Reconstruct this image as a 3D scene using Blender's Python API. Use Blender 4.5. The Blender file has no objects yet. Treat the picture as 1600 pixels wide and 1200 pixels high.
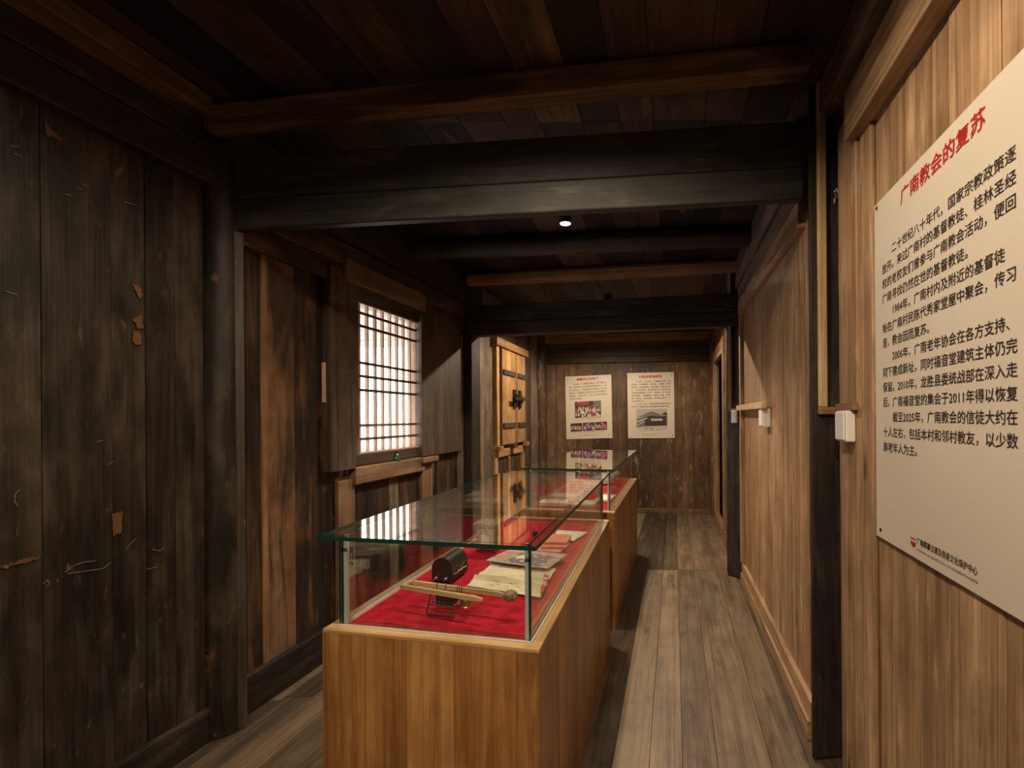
import bpy, bmesh, math, random
from mathutils import Vector as V, Matrix, noise as mnoise
R = random.Random(7)
SC = bpy.context.scene
COL = SC.collection

# ------------------------------------------------------------------ camera, world, lights
F_PX, PX, PY, ROLL, H = 730.0, 890.0, 652.0, 0.007, 1.45
cd = bpy.data.cameras.new('camera'); cam = bpy.data.objects.new('camera', cd); COL.objects.link(cam)
cd.sensor_width = 36; cd.sensor_fit = 'HORIZONTAL'; cd.lens = F_PX / 1600 * 36
cd.shift_x = -(PX - 800) / 1600; cd.shift_y = (PY - 600) / 1600
cd.clip_start = 0.02
cam.matrix_world = Matrix.Translation((0, 0, H)) @ Matrix.Rotation(math.pi / 2, 4, 'X') @ Matrix.Rotation(-math.atan(ROLL), 4, 'Z')
SC.camera = cam
SC.view_settings.view_transform = 'Standard'; SC.view_settings.look = 'None'
SC.view_settings.gamma = 1; SC.view_settings.use_curve_mapping = False
SC.view_settings.exposure = 0.82
w = bpy.data.worlds.new('sky'); SC.world = w; w.use_nodes = True
w.node_tree.nodes['Background'].inputs[0].default_value = (0.93, 0.96, 1, 1)
w.node_tree.nodes['Background'].inputs[1].default_value = 3.6
SC.cycles.max_bounces = 10; SC.cycles.transparent_max_bounces = 24
SC.cycles.diffuse_bounces = 5; SC.cycles.glossy_bounces = 5

def spot(loc, power, col, size=150, blend=0.5, rad=0.035, aim=None):
    l = bpy.data.lights.new('downlight_lamp', 'SPOT'); l.energy = power; l.color = col
    l.spot_size = math.radians(size); l.spot_blend = blend; l.shadow_soft_size = rad
    o = bpy.data.objects.new('downlight_lamp', l); COL.objects.link(o); o.location = loc
    if aim: o.rotation_euler = (V(aim) - V(loc)).to_track_quat('-Z', 'Y').to_euler()
    return o
WARM = (1.0, 0.80, 0.58)
DL = [(-0.08, 1.10, 2.84), (-0.02, 3.2, 2.84), (0.45, 5.35, 2.84), (-0.40, -0.85, 2.84)]     # the ceiling downlights, one per bay, plus one added behind the camera as fill
spot((DL[0][0], DL[0][1], 2.765), 60, WARM, 168, 0.35)
spot((DL[1][0], DL[1][1], 2.765), 100, WARM, 112, 0.6)
spot((DL[2][0], DL[2][1], 2.765), 140, WARM, 164, 0.4)
spot((DL[3][0], DL[3][1], 2.765), 125, WARM, 168, 0.35)  # added unseen lamp, brightens the case front and the beams
# daylight portal in the window opening
pl = bpy.data.lights.new('window_daylight', 'AREA'); pl.shape = 'RECTANGLE'; pl.size = 0.8; pl.size_y = 1.15
pl.cycles.is_portal = True
po = bpy.data.objects.new('window_daylight', pl); COL.objects.link(po)

# ------------------------------------------------------------------ geometry of the photograph
def ray(px, py):
    a, b = (px - PX) / F_PX, (PY - py) / F_PX; n = 1 + ROLL * ROLL
    return (a + ROLL * b) / n, (b - ROLL * a) / n
def at_z(px, py, z=0.0):
    x, q = ray(px, py); y = (z - H) / q; return V((x * y, y, z))
def at_y(px, py, y):
    x, q = ray(px, py); return V((x * y, y, H + q * y))
class Wall:                                                    # vertical plane X = m Y + c
    def __init__(s, m, c, side):
        s.m, s.c = m, c; s.t = V((m, 1, 0)).normalized(); s.n = V((-1, m, 0)).normalized() * side
    def p(s, y, z=0.0, off=0.0): return V((s.m * y + s.c, y, z)) + s.n * off
    def px(s, px, py, off=0.0):
        x, q = ray(px, py); y = (s.c + off * (s.n.x - s.m * s.n.y)) / (x - s.m); return V((x * y, y, H + q * y))
L1 = Wall(0.230, -2.142, -1); L2 = Wall(0.240, -2.165, -1); L3 = Wall(0.214, -2.000, -1)
R1 = Wall(0.2288, 0.690, 1); R2 = Wall(0.215, 0.640, 1); R3 = Wall(0.225, 0.600, 1)
CEIL = 2.84
ENDL, ENDR = V((-0.455, 7.25, 0)), V((2.185, 6.93, 0))
ENDT = (ENDR - ENDL).normalized(); ENDN = V((ENDT.y, -ENDT.x, 0))      # towards the camera

# ------------------------------------------------------------------ materials
def newmat(name):
    m = bpy.data.materials.new(name); m.use_nodes = True; nt = m.node_tree
    return m, nt, nt.nodes['Principled BSDF']
def node(nt, t, **k):
    n = nt.nodes.new(t)
    for a, b in k.items():
        if a.startswith('i_'):
            q = a[2:]; n.inputs[int(q) if q.isdigit() else q].default_value = b
        else: setattr(n, a, b)
    return n
def mixc(nt, fac, a, b, mode='MIX'):
    n = nt.nodes.new('ShaderNodeMix'); n.data_type = 'RGBA'; n.blend_type = mode; n.clamp_factor = True
    for s, v in ((0, fac), (6, a), (7, b)):
        if hasattr(v, 'is_linked') or hasattr(v, 'links'): nt.links.new(v, n.inputs[s])
        else: n.inputs[s].default_value = v if s == 0 else (*v, 1) if len(v) == 3 else v
    return n.outputs[2]
def ramp(nt, src, stops):
    n = nt.nodes.new('ShaderNodeValToRGB'); e = n.color_ramp.elements
    while len(e) < len(stops): e.new(0.5)
    for k, (p, c) in enumerate(stops):
        e[k].position = p; e[k].color = (*c, 1) if not isinstance(c, (int, float)) else (c, c, c, 1)
    nt.links.new(src, n.inputs[0]); return n.outputs[0]
def math_(nt, op, a, b=0.0, c=0.0):
    n = nt.nodes.new('ShaderNodeMath'); n.operation = op
    for k, v in enumerate((a, b, c)):
        if isinstance(v, (int, float)): n.inputs[k].default_value = v
        else: nt.links.new(v, n.inputs[k])
    return n.outputs[0]
def wood(name, dark, mid, light, rough=0.55, across=26, fine=150, along=1.1, tonev=0.25, patches=(), knots=0.0, fleck=None, bump=0.25, spec=0.4, coat=0.0, mottle=0.3):
    m, nt, b = newmat(name); L = nt.links
    gc = node(nt, 'ShaderNodeAttribute', attribute_name='gc').outputs['Vector']
    tone = node(nt, 'ShaderNodeAttribute', attribute_name='tone').outputs['Fac']
    def vec(s):
        n = nt.nodes.new('ShaderNodeVectorMath'); n.operation = 'MULTIPLY'; L.new(gc, n.inputs[0]); n.inputs[1].default_value = s; return n.outputs[0]
    def nz(s, det=4, dist=0.0, rg=0.55):
        n = node(nt, 'ShaderNodeTexNoise'); n.inputs['Scale'].default_value = 1; n.inputs['Detail'].default_value = det
        n.inputs['Distortion'].default_value = dist; n.inputs['Roughness'].default_value = rg
        L.new(vec(s), n.inputs['Vector']); return n.outputs['Fac']
    st = nz((across, across, along), 5, 1.2)
    fi = nz((fine, fine, along * 2.2), 3, 0.3)
    br = nz((across * 0.3, across * 0.3, along * 0.9), 3, 0.5)
    f = math_(nt, 'MULTIPLY_ADD', st, 0.50, math_(nt, 'MULTIPLY_ADD', fi, 0.28, math_(nt, 'MULTIPLY', br, 0.22)))
    f = math_(nt, 'ADD', f, math_(nt, 'MULTIPLY_ADD', tone, tonev * 0.5, -tonev * 0.25))
    col = ramp(nt, f, [(0.34, dark), (0.5, mid), (0.66, light)])
    tv = math_(nt, 'MULTIPLY_ADD', tone, tonev * 1.6, 1 - tonev * 0.8)
    col = mixc(nt, 1.0, col, node_val(nt, tv), 'MULTIPLY')
    for k, (pc, sc, lo, hi, amt) in enumerate(patches):
        q = nz((sc[0] + 0.37 * k, sc[0] * 1.07 + 0.21 * k, sc[1]), 4, 0.6)
        q = ramp(nt, q, [(lo, 0.0), (hi, 1.0)])
        col = mixc(nt, math_(nt, 'MULTIPLY', q, amt), col, mixc(nt, 1.0, pc, node_val(nt, math_(nt, 'MULTIPLY_ADD', fi, 0.9, 0.55)), 'MULTIPLY'))
    if knots:
        v = node(nt, 'ShaderNodeTexVoronoi'); v.inputs['Scale'].default_value = 1; v.inputs['Randomness'].default_value = 1
        L.new(vec((5.2, 5.2, 1.7)), v.inputs['Vector'])
        col = mixc(nt, math_(nt, 'MULTIPLY', ramp(nt, v.outputs['Distance'], [(0.04, 1.0), (0.11, 0.0)]), knots), col, tuple(x * 0.55 for x in dark))
    mt = nz((7, 7, 4.5), 5, 0.4, 0.6)                            # stains and wear
    col = mixc(nt, 1.0, col, node_val(nt, ramp(nt, mt, [(0.34, 1 - mottle), (0.64, 1 + 0.55 * mottle)])), 'MULTIPLY')
    if fleck:
        fc, lo, hi, amt = fleck
        q = ramp(nt, nz((34, 34, 9), 5, 0.8, 0.65), [(lo, 0.0), (hi, 1.0)])
        col = mixc(nt, math_(nt, 'MULTIPLY', q, amt), col, fc)
    L.new(col, b.inputs['Base Color'])
    L.new(math_(nt, 'MULTIPLY_ADD', st, 0.25, rough - 0.12), b.inputs['Roughness'])
    b.inputs['Specular IOR Level'].default_value = spec
    b.inputs['Coat Weight'].default_value = coat; b.inputs['Coat Roughness'].default_value = 0.25
    bp = node(nt, 'ShaderNodeBump'); bp.inputs['Strength'].default_value = bump; bp.inputs['Distance'].default_value = 0.004
    L.new(math_(nt, 'ADD', fi, math_(nt, 'MULTIPLY', st, 0.8)), bp.inputs['Height']); L.new(bp.outputs[0], b.inputs['Normal'])
    return m
def node_val(nt, s):
    n = nt.nodes.new('ShaderNodeCombineColor')
    for k in range(3): nt.links.new(s, n.inputs[k])
    return n.outputs[0]
def plain(name, col, rough=0.5, metal=0.0, noise=0.0, nscale=30, emit=None, spec=0.5, bump=0.0):
    m, nt, b = newmat(name)
    b.inputs['Base Color'].default_value = (*col, 1); b.inputs['Roughness'].default_value = rough; b.inputs['Metallic'].default_value = metal
    b.inputs['Specular IOR Level'].default_value = spec
    if noise or bump:
        tc = node(nt, 'ShaderNodeTexCoord'); n = node(nt, 'ShaderNodeTexNoise'); n.inputs['Scale'].default_value = nscale; n.inputs['Detail'].default_value = 5
        nt.links.new(tc.outputs['Object'], n.inputs['Vector'])
        if noise: nt.links.new(ramp(nt, n.outputs['Fac'], [(0.3, tuple(c * (1 - noise) for c in col)), (0.7, tuple(min(1, c * (1 + noise)) for c in col))]), b.inputs['Base Color'])
        if bump:
            bp = node(nt, 'ShaderNodeBump'); bp.inputs['Strength'].default_value = bump; bp.inputs['Distance'].default_value = 0.003
            nt.links.new(n.outputs['Fac'], bp.inputs['Height']); nt.links.new(bp.outputs[0], b.inputs['Normal'])
    if emit:
        b.inputs['Emission Color'].default_value = (*emit[0], 1); b.inputs['Emission Strength'].default_value = emit[1]
    return m
def glass_mat(name, tint):
    m = bpy.data.materials.new(name); m.use_nodes = True; nt = m.node_tree; nt.nodes.clear()
    out = node(nt, 'ShaderNodeOutputMaterial'); mx = node(nt, 'ShaderNodeMixShader')
    t = node(nt, 'ShaderNodeBsdfTransparent'); t.inputs[0].default_value = (*tint, 1)
    g = node(nt, 'ShaderNodeBsdfGlossy'); g.inputs['Roughness'].default_value = 0.0; g.inputs[0].default_value = (1, 1, 1, 1)
    geo = node(nt, 'ShaderNodeNewGeometry'); fr = node(nt, 'ShaderNodeFresnel')
    ior = math_(nt, 'MULTIPLY_ADD', geo.outputs['Backfacing'], 1 / 1.5 - 1.5, 1.5)     # same reflectance from both faces of the sheet
    nt.links.new(ior, fr.inputs['IOR']); nt.links.new(fr.outputs[0], mx.inputs[0])
    nt.links.new(t.outputs[0], mx.inputs[1]); nt.links.new(g.outputs[0], mx.inputs[2]); nt.links.new(mx.outputs[0], out.inputs[0])
    return m

M = {}
M['soot'] = wood('sooty_wood', (0.012, 0.0085, 0.0058), (0.028, 0.0205, 0.0140), (0.052, 0.039, 0.027), 0.55, tonev=0.3, mottle=0.42,
                 patches=[((0.075, 0.056, 0.037), (7, 2.2), 0.50, 0.68, 0.6), ((0.007, 0.006, 0.005), (9, 1.8), 0.50, 0.62, 0.75), ((0.13, 0.06, 0.02), (16, 5.0), 0.69, 0.73, 0.8)],
                 fleck=((0.16, 0.125, 0.085), 0.63, 0.72, 0.4), spec=0.3)
M['sootbrown'] = wood('sooty_brown_wood', (0.018, 0.0105, 0.0065), (0.047, 0.026, 0.0145), (0.105, 0.058, 0.029), 0.5, tonev=0.8, mottle=0.45,
                 patches=[((0.15, 0.068, 0.024), (8, 1.5), 0.52, 0.64, 0.7), ((0.013, 0.011, 0.010), (7, 1.1), 0.48, 0.58, 0.75)],
                 fleck=((0.2, 0.15, 0.10), 0.63, 0.72, 0.4), spec=0.45)
M['greybeam'] = wood('grey_black_beam_wood', (0.014, 0.013, 0.011), (0.029, 0.0275, 0.024), (0.050, 0.047, 0.041), 0.6, tonev=0.15, mottle=0.3,
                 patches=[((0.085, 0.078, 0.062), (9, 2.2), 0.56, 0.68, 0.5)], fleck=((0.22, 0.12, 0.05), 0.66, 0.72, 0.6), spec=0.35)
M['blackbeam'] = wood('black_beam_wood', (0.009, 0.007, 0.006), (0.022, 0.017, 0.0135), (0.046, 0.036, 0.028), 0.6, tonev=0.2, mottle=0.4,
                 patches=[((0.075, 0.057, 0.040), (8, 2.0), 0.54, 0.68, 0.55)], fleck=((0.16, 0.13, 0.10), 0.65, 0.72, 0.4))
M['ceil'] = wood('dark_ceiling_board_wood', (0.007, 0.0042, 0.003), (0.019, 0.0105, 0.007), (0.040, 0.022, 0.0135), 0.65, tonev=0.8, mottle=0.5,
                 patches=[((0.11, 0.058, 0.026), (4, 0.9), 0.62, 0.65, 0.75)], fleck=((0.10, 0.065, 0.04), 0.64, 0.74, 0.4))
M['ceilpale'] = wood('brown_ceiling_board_wood', (0.024, 0.013, 0.007), (0.058, 0.032, 0.017), (0.11, 0.064, 0.034), 0.6, tonev=0.2, mottle=0.5, patches=[((0.015, 0.009, 0.006), (5, 1.5), 0.5, 0.6, 0.7)])
M['joist'] = wood('brown_joist_wood', (0.036, 0.019, 0.0095), (0.098, 0.054, 0.026), (0.21, 0.12, 0.060), 0.55, across=40, tonev=0.2, knots=0.8, mottle=0.3,
                 patches=[((0.018, 0.011, 0.007), (10, 2.0), 0.50, 0.60, 0.8)])
M['joistpale'] = wood('pale_joist_wood', (0.12, 0.062, 0.028), (0.21, 0.115, 0.052), (0.32, 0.19, 0.09), 0.55, across=40, tonev=0.2, knots=0.8)
M['cedar'] = wood('cleaned_fir_wood', (0.165, 0.091, 0.044), (0.315, 0.190, 0.098), (0.49, 0.325, 0.185), 0.5, across=34, along=0.8, tonev=0.10, knots=0.9, bump=0.2, mottle=0.2,
                 patches=[((0.56, 0.39, 0.22), (20, 2.6), 0.56, 0.68, 0.6), ((0.15, 0.075, 0.03), (18, 2.0), 0.55, 0.68, 0.6)], fleck=((0.11, 0.05, 0.02), 0.67, 0.72, 0.5))
M['cedarstrip'] = wood('pale_batten_wood', (0.36, 0.23, 0.11), (0.50, 0.35, 0.19), (0.62, 0.46, 0.28), 0.5, tonev=0.12, bump=0.1, mottle=0.15)
M['greycedar'] = wood('weathered_grey_brown_wood', (0.07, 0.049, 0.032), (0.14, 0.099, 0.067), (0.24, 0.178, 0.122), 0.6, tonev=0.5,
                 patches=[((0.055, 0.055, 0.055), (8, 1.2), 0.52, 0.64, 0.7)], fleck=((0.50, 0.40, 0.27), 0.65, 0.71, 0.6))
M['endwall'] = wood('old_brown_wall_board_wood', (0.055, 0.029, 0.014), (0.115, 0.064, 0.031), (0.19, 0.112, 0.06), 0.55, tonev=0.35, knots=0.5, mottle=0.35,
                 patches=[((0.30, 0.21, 0.115), (11, 4.2), 0.61, 0.66, 0.75), ((0.06, 0.038, 0.023), (7, 1.6), 0.52, 0.66, 0.5)], fleck=((0.46, 0.34, 0.19), 0.65, 0.70, 0.65))
M['endband'] = wood('dark_lintel_board_wood', (0.025, 0.016, 0.009), (0.058, 0.038, 0.022), (0.11, 0.075, 0.045), 0.55, tonev=0.35, fleck=((0.34, 0.24, 0.13), 0.65, 0.72, 0.6))
M['floor'] = wood('worn_floor_board_wood', (0.048, 0.033, 0.021), (0.102, 0.071, 0.045), (0.172, 0.124, 0.081), 0.5, across=24, along=1.1, tonev=0.5, knots=1.0, mottle=0.22,
                 patches=[((0.072, 0.062, 0.051), (5, 0.9), 0.50, 0.66, 0.5), ((0.21, 0.125, 0.065), (5, 1.4), 0.56, 0.72, 0.45), ((0.034, 0.023, 0.015), (10, 2.2), 0.60, 0.70, 0.6)], spec=0.35, fleck=((0.27, 0.21, 0.15), 0.66, 0.74, 0.4), bump=0.35)
M['case'] = wood('varnished_fir_wood', (0.195, 0.082, 0.021), (0.34, 0.160, 0.047), (0.47, 0.255, 0.088), 0.36, across=30, along=0.7, tonev=0.24, knots=1.0, bump=0.08, coat=0.15, mottle=0.2,
                 patches=[((0.20, 0.085, 0.022), (14, 1.8), 0.55, 0.68, 0.6), ((0.54, 0.32, 0.125), (14, 2.2), 0.57, 0.70, 0.5)])
M['caserim'] = wood('varnished_rim_wood', (0.36, 0.20, 0.075), (0.48, 0.29, 0.12), (0.58, 0.38, 0.18), 0.36, tonev=0.1, bump=0.08, coat=0.15, mottle=0.12)
M['shutter'] = wood('smoked_shutter_wood', (0.034, 0.0215, 0.0145), (0.068, 0.045, 0.031), (0.108, 0.075, 0.054), 0.5, tonev=0.2, across=20, along=0.6)
M['windowwood'] = wood('window_frame_wood', (0.055, 0.030, 0.016), (0.11, 0.062, 0.034), (0.18, 0.11, 0.062), 0.55, tonev=0.3, patches=[((0.20, 0.13, 0.075), (10, 2.5), 0.56, 0.68, 0.5)])
M['lattice'] = wood('lattice_wood', (0.24, 0.13, 0.065), (0.36, 0.21, 0.115), (0.46, 0.29, 0.17), 0.55, tonev=0.25)
M['latticebar'] = wood('dark_lattice_wood', (0.05, 0.028, 0.017), (0.09, 0.052, 0.032), (0.14, 0.082, 0.05), 0.55, tonev=0.25)
M['doorwood'] = wood('yellow_shutter_wood', (0.24, 0.125, 0.045), (0.38, 0.215, 0.088), (0.52, 0.325, 0.15), 0.5, tonev=0.2, knots=0.8, across=30, fleck=((0.14, 0.075, 0.03), 0.63, 0.70, 0.5))
M['iron'] = plain('dark_iron', (0.045, 0.030, 0.018), 0.5, 0.7, 0.4, 60)
M['void'] = plain('unlit_room_plaster', (0.02, 0.016, 0.013), 0.9, noise=0.3, nscale=6)
M['glass'] = glass_mat('clear_glass', (0.965, 0.985, 0.972))
M['glassedge'] = plain('green_glass_edge', (0.006, 0.042, 0.032), 0.12, spec=0.8)
M['seam'] = plain('silicone_seam', (0.52, 0.54, 0.53), 0.35)
M['felt'] = plain('red_velvet', (0.36, 0.009, 0.024), 0.9, noise=0.3, nscale=26, spec=0.1, bump=0.5)
M['blackmetal'] = plain('black_enamel', (0.024, 0.021, 0.018), 0.38, 0.2, 0.4, 50)
M['rustmetal'] = plain('rusty_tin', (0.40, 0.34, 0.24), 0.7, 0.0, 0.45, 90)
M['wire'] = plain('dull_wire', (0.12, 0.10, 0.075), 0.45, 0.8, 0.3, 80)
M['brass'] = plain('brass', (0.55, 0.37, 0.12), 0.35, 0.9, 0.2, 80)
M['steel'] = plain('bright_steel', (0.6, 0.58, 0.52), 0.3, 0.9)
M['bamboo'] = wood('pale_bamboo_wood', (0.36, 0.23, 0.10), (0.52, 0.36, 0.18), (0.64, 0.48, 0.27), 0.5, across=90, tonev=0.1)
M['gum'] = plain('brown_lump', (0.22, 0.14, 0.085), 0.7, 0, 0.4, 90, bump=0.6)
M['ink'] = plain('black_ink', (0.025, 0.017, 0.012), 0.6)
M['redink'] = plain('red_ink', (0.44, 0.018, 0.012), 0.5)
M['greyink'] = plain('grey_ink', (0.10, 0.08, 0.06), 0.6)
M['board'] = plain('cream_sign_board', (0.66, 0.585, 0.475), 0.42, noise=0.015, nscale=3)
M['paper'] = plain('old_cream_paper', (0.60, 0.52, 0.35), 0.8, noise=0.12, nscale=24)
M['paperwhite'] = plain('white_paper', (0.70, 0.65, 0.54), 0.8, noise=0.05, nscale=24)
M['papergrey'] = plain('printed_grey_paper', (0.36, 0.29, 0.23), 0.7, noise=0.3, nscale=30)
M['paperpink'] = plain('pink_printed_paper', (0.62, 0.33, 0.25), 0.7, noise=0.2, nscale=30)
M['purple'] = plain('violet_print', (0.12, 0.095, 0.12), 0.7, noise=0.5, nscale=50)
M['orange'] = plain('orange_red_cover', (0.62, 0.13, 0.055), 0.55, noise=0.12, nscale=20)
M['stone'] = plain('grey_stone', (0.34, 0.33, 0.28), 0.85, noise=0.3, nscale=40, bump=0.6)
M['leafgreen'] = plain('dull_green_leaves', (0.11, 0.13, 0.075), 0.7, noise=0.4, nscale=60)
M['bottle'] = plain('green_glaze', (0.012, 0.065, 0.040), 0.15, noise=0.6, nscale=40)
M['plastic'] = plain('white_plastic', (0.74, 0.71, 0.66), 0.4)
M['lampbody'] = plain('black_lamp_body', (0.012, 0.012, 0.012), 0.4)
M['lens'] = plain('glowing_lens', (0.9, 0.88, 0.84), 0.4, emit=((1.0, 0.93, 0.84), 6.0))
M['screw'] = plain('dark_screw', (0.05, 0.04, 0.03), 0.4, 0.7)
M['chalk'] = plain('chalk', (0.17, 0.155, 0.13), 0.9)
M['rawwood'] = plain('bare_orange_wood', (0.13, 0.055, 0.018), 0.7, noise=0.3, nscale=40)
M['eave'] = wood('outdoor_eave_wood', (0.42, 0.27, 0.19), (0.58, 0.40, 0.29), (0.70, 0.52, 0.40), 0.6, tonev=0.2)
M['cable'] = plain('white_cable', (0.6, 0.55, 0.5), 0.5)
M['cableblue'] = plain('blue_cable', (0.05, 0.09, 0.30), 0.5)
M['cablered'] = plain('red_cable', (0.5, 0.06, 0.06), 0.5)
for k, c in dict(ph_dark=(0.045, 0.032, 0.028), ph_grey=(0.17, 0.145, 0.13), ph_pale=(0.52, 0.46, 0.38), ph_sky=(0.42, 0.38, 0.34), ph_red=(0.42, 0.035, 0.04), ph_pink=(0.62, 0.12, 0.26),
                 ph_blue=(0.06, 0.11, 0.40), ph_green=(0.10, 0.26, 0.09), ph_yellow=(0.50, 0.40, 0.12), ph_skin=(0.46, 0.29, 0.20), ph_ground=(0.50, 0.38, 0.24), ph_white=(0.68, 0.64, 0.57)).items():
    M[k] = plain('print_' + k[3:], c, 0.5)

# ------------------------------------------------------------------ mesh builder
class MB:
    def __init__(s): s.v, s.f, s.gc, s.tone, s.mi = [], [], [], [], []
    def add(s, verts, faces, gcs, tone, mi=0):
        b = len(s.v); s.v += [tuple(v) for v in verts]; s.gc += gcs; s.tone += [tone] * len(verts)
        s.f += [tuple(b + i for i in f) for f in faces]; s.mi += ([mi] * len(faces) if isinstance(mi, int) else list(mi))
    def hexa(s, o, U, W, D, mi=0, tone=None, top=None):
        """box from corner o; U is the grain direction; top = four end points replacing the ones at +U"""
        o, U, W, D = V(o), V(U), V(W), V(D)
        base = [o, o + W, o + W + D, o + D]; end = top if top else [q + U for q in base]
        r = V((R.uniform(0, 50), R.uniform(0, 50), R.uniform(0, 50)))
        lw, ld, lu = W.length, D.length, U.length
        g = [(0, 0, 0), (lw, 0, 0), (lw, ld, 0), (0, ld, 0)]
        gcs = [tuple(V(q) + r) for q in g] + [tuple(V((q[0], q[1], lu)) + r) for q in g]
        fs = [(0, 3, 2, 1), (4, 5, 6, 7), (0, 1, 5, 4), (1, 2, 6, 5), (2, 3, 7, 6), (3, 0, 4, 7)]
        if U.dot(W.cross(D)) < 0: fs = [f[::-1] for f in fs]
        s.add(base + end, fs, gcs, R.random() if tone is None else tone, mi)
    def bar(s, a, b, w, h, side, mi=0, tone=None):
        """bar from a to b (centre line), w along side, h along the remaining direction"""
        a, b = V(a), V(b); d = b - a; sd = V(side); sd = (sd - d.normalized() * sd.dot(d.normalized())).normalized(); up = d.normalized().cross(sd)
        s.hexa(a - sd * w / 2 - up * h / 2, d, sd * w, up * h, mi, tone)
    def lathe(s, base, axis, prof, n=20, mi=0, tone=None, cap=True, jit=0.0):
        base, ax = V(base), V(axis).normalized()
        e = ax.orthogonal().normalized(); q = ax.cross(e)
        r0 = V((R.uniform(0, 50), R.uniform(0, 50), R.uniform(0, 50)))
        vs, gs, fs = [], [], []
        js = [1 + R.uniform(-jit, jit) for _ in range(n)]
        for (r, h) in prof:
            for k in range(n):
                t = 2 * math.pi * k / n
                vs.append(base + ax * h + (e * math.cos(t) + q * math.sin(t)) * r * js[k]); gs.append(tuple(r0 + V((math.cos(t) * r, math.sin(t) * r, h))))
        for i in range(len(prof) - 1):
            for k in range(n):
                fs.append((i * n + k, i * n + (k + 1) % n, (i + 1) * n + (k + 1) % n, (i + 1) * n + k))
        if cap: fs += [tuple(range(n))[::-1], tuple(range((len(prof) - 1) * n, len(prof) * n))]
        s.add(vs, fs, gs, R.random() if tone is None else tone, mi)
    def tube(s, pts, r, n=6, mi=0, tone=None):
        pts = [V(p) for p in pts]; vs, gs, fs = [], [], []; acc = 0
        r0 = V((R.uniform(0, 50), R.uniform(0, 50), R.uniform(0, 50))); e = None
        for i, p in enumerate(pts):
            t = (pts[min(i + 1, len(pts) - 1)] - pts[max(i - 1, 0)]).normalized()
            e = t.orthogonal().normalized() if e is None else (e - t * e.dot(t)).normalized(); q = t.cross(e)
            if i: acc += (p - pts[i - 1]).length
            for k in range(n):
                a = 2 * math.pi * k / n; vs.append(p + (e * math.cos(a) + q * math.sin(a)) * r); gs.append(tuple(r0 + V((math.cos(a) * r, math.sin(a) * r, acc))))
        for i in range(len(pts) - 1):
            for k in range(n): fs.append((i * n + k, i * n + (k + 1) % n, (i + 1) * n + (k + 1) % n, (i + 1) * n + k))
        fs += [tuple(range(n))[::-1], tuple(range((len(pts) - 1) * n, len(pts) * n))]
        s.add(vs, fs, gs, R.random() if tone is None else tone, mi)
    def poly(s, pts, mi=0, thick=None, tone=0.5):
        pts = [V(p) for p in pts]; n = len(pts); g = [tuple(p) for p in pts]
        if thick is None: s.add(pts, [tuple(range(n))], g, tone, mi); return
        t = V(thick); fs = [tuple(range(n)), tuple(range(n, 2 * n))[::-1]] + [(k, k + n, (k + 1) % n + n, (k + 1) % n) for k in range(n)]
        nn = (pts[1] - pts[0]).cross(pts[2] - pts[0])
        if nn.dot(t) > 0: fs = [f[::-1] for f in fs]
        s.add(pts + [p + t for p in pts], fs, g + [tuple(p + t) for p in pts], tone, mi)
    def build(s, name, mats, parent=None, bevel=0.0, smooth=False, kind=None, **tagk):
        me = bpy.data.meshes.new(name)
        if parent and parent.parent: bpy.context.view_layer.update()
        inv = parent.matrix_world.inverted() if parent else Matrix()
        me.from_pydata([inv @ V(v) for v in s.v], [], s.f)
        for m in (mats if isinstance(mats, (list, tuple)) else [mats]): me.materials.append(M[m] if isinstance(m, str) else m)
        me.polygons.foreach_set('material_index', s.mi)
        a = me.attributes.new('gc', 'FLOAT_VECTOR', 'POINT'); a.data.foreach_set('vector', [c for g in s.gc for c in g])
        t = me.attributes.new('tone', 'FLOAT', 'POINT'); t.data.foreach_set('value', s.tone)
        if smooth: me.polygons.foreach_set('use_smooth', [True] * len(s.f))
        me.update(); o = bpy.data.objects.new(name, me); COL.objects.link(o)
        if parent: o.parent = parent
        if bevel:
            b = o.modifiers.new('bevel', 'BEVEL'); b.width = bevel; b.segments = 2; b.limit_method = 'ANGLE'; b.angle_limit = 0.7
        if smooth and bevel == 0:
            md = o.modifiers.new('edge', 'EDGE_SPLIT'); md.split_angle = 0.7
        if kind: o['kind'] = kind
        for k, v_ in tagk.items(): o[k] = v_
        return o
def empty(name, loc, label, category, rot=0.0, group=None):
    o = bpy.data.objects.new(name, None); COL.objects.link(o); o.empty_display_size = 0.05
    o.matrix_world = Matrix.Translation(loc) @ Matrix.Rotation(rot, 4, 'Z')
    o.location = loc; o.rotation_euler = (0, 0, rot); o['label'] = label; o['category'] = category
    if group: o['group'] = group
    return o
UPZ = V((0, 0, 1))

def boards(mb, wall, ys, z0, z1, thick=0.025, off=0.0, jit=0.003, gap=0.0012, mi=0, tones=None):
    """vertical boards of a wall between the plan positions ys"""
    for k in range(len(ys) - 1):
        a, b = ys[k] + gap, ys[k + 1] - gap; j = off + R.uniform(-jit, jit)
        mb.hexa(wall.p(a, z0, j - thick), (0, 0, z1 - z0), wall.p(b, 0) - wall.p(a, 0), wall.n * thick, mi, tones[k] if tones else None)
def hbeam(mb, wall, y0, y1, z0, z1, proud, depth, mi=0, tone=None):
    """horizontal timber against a wall"""
    mb.hexa(wall.p(y0, z0, proud - depth), wall.p(y1) - wall.p(y0), (0, 0, z1 - z0), wall.n * depth, mi, tone)
def seq(a, b, w, jit=0.25):
    out = [a]
    while out[-1] < b - w * 0.6: out.append(out[-1] + w * R.uniform(1 - jit, 1 + jit))
    out[-1] = b; return out

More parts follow.
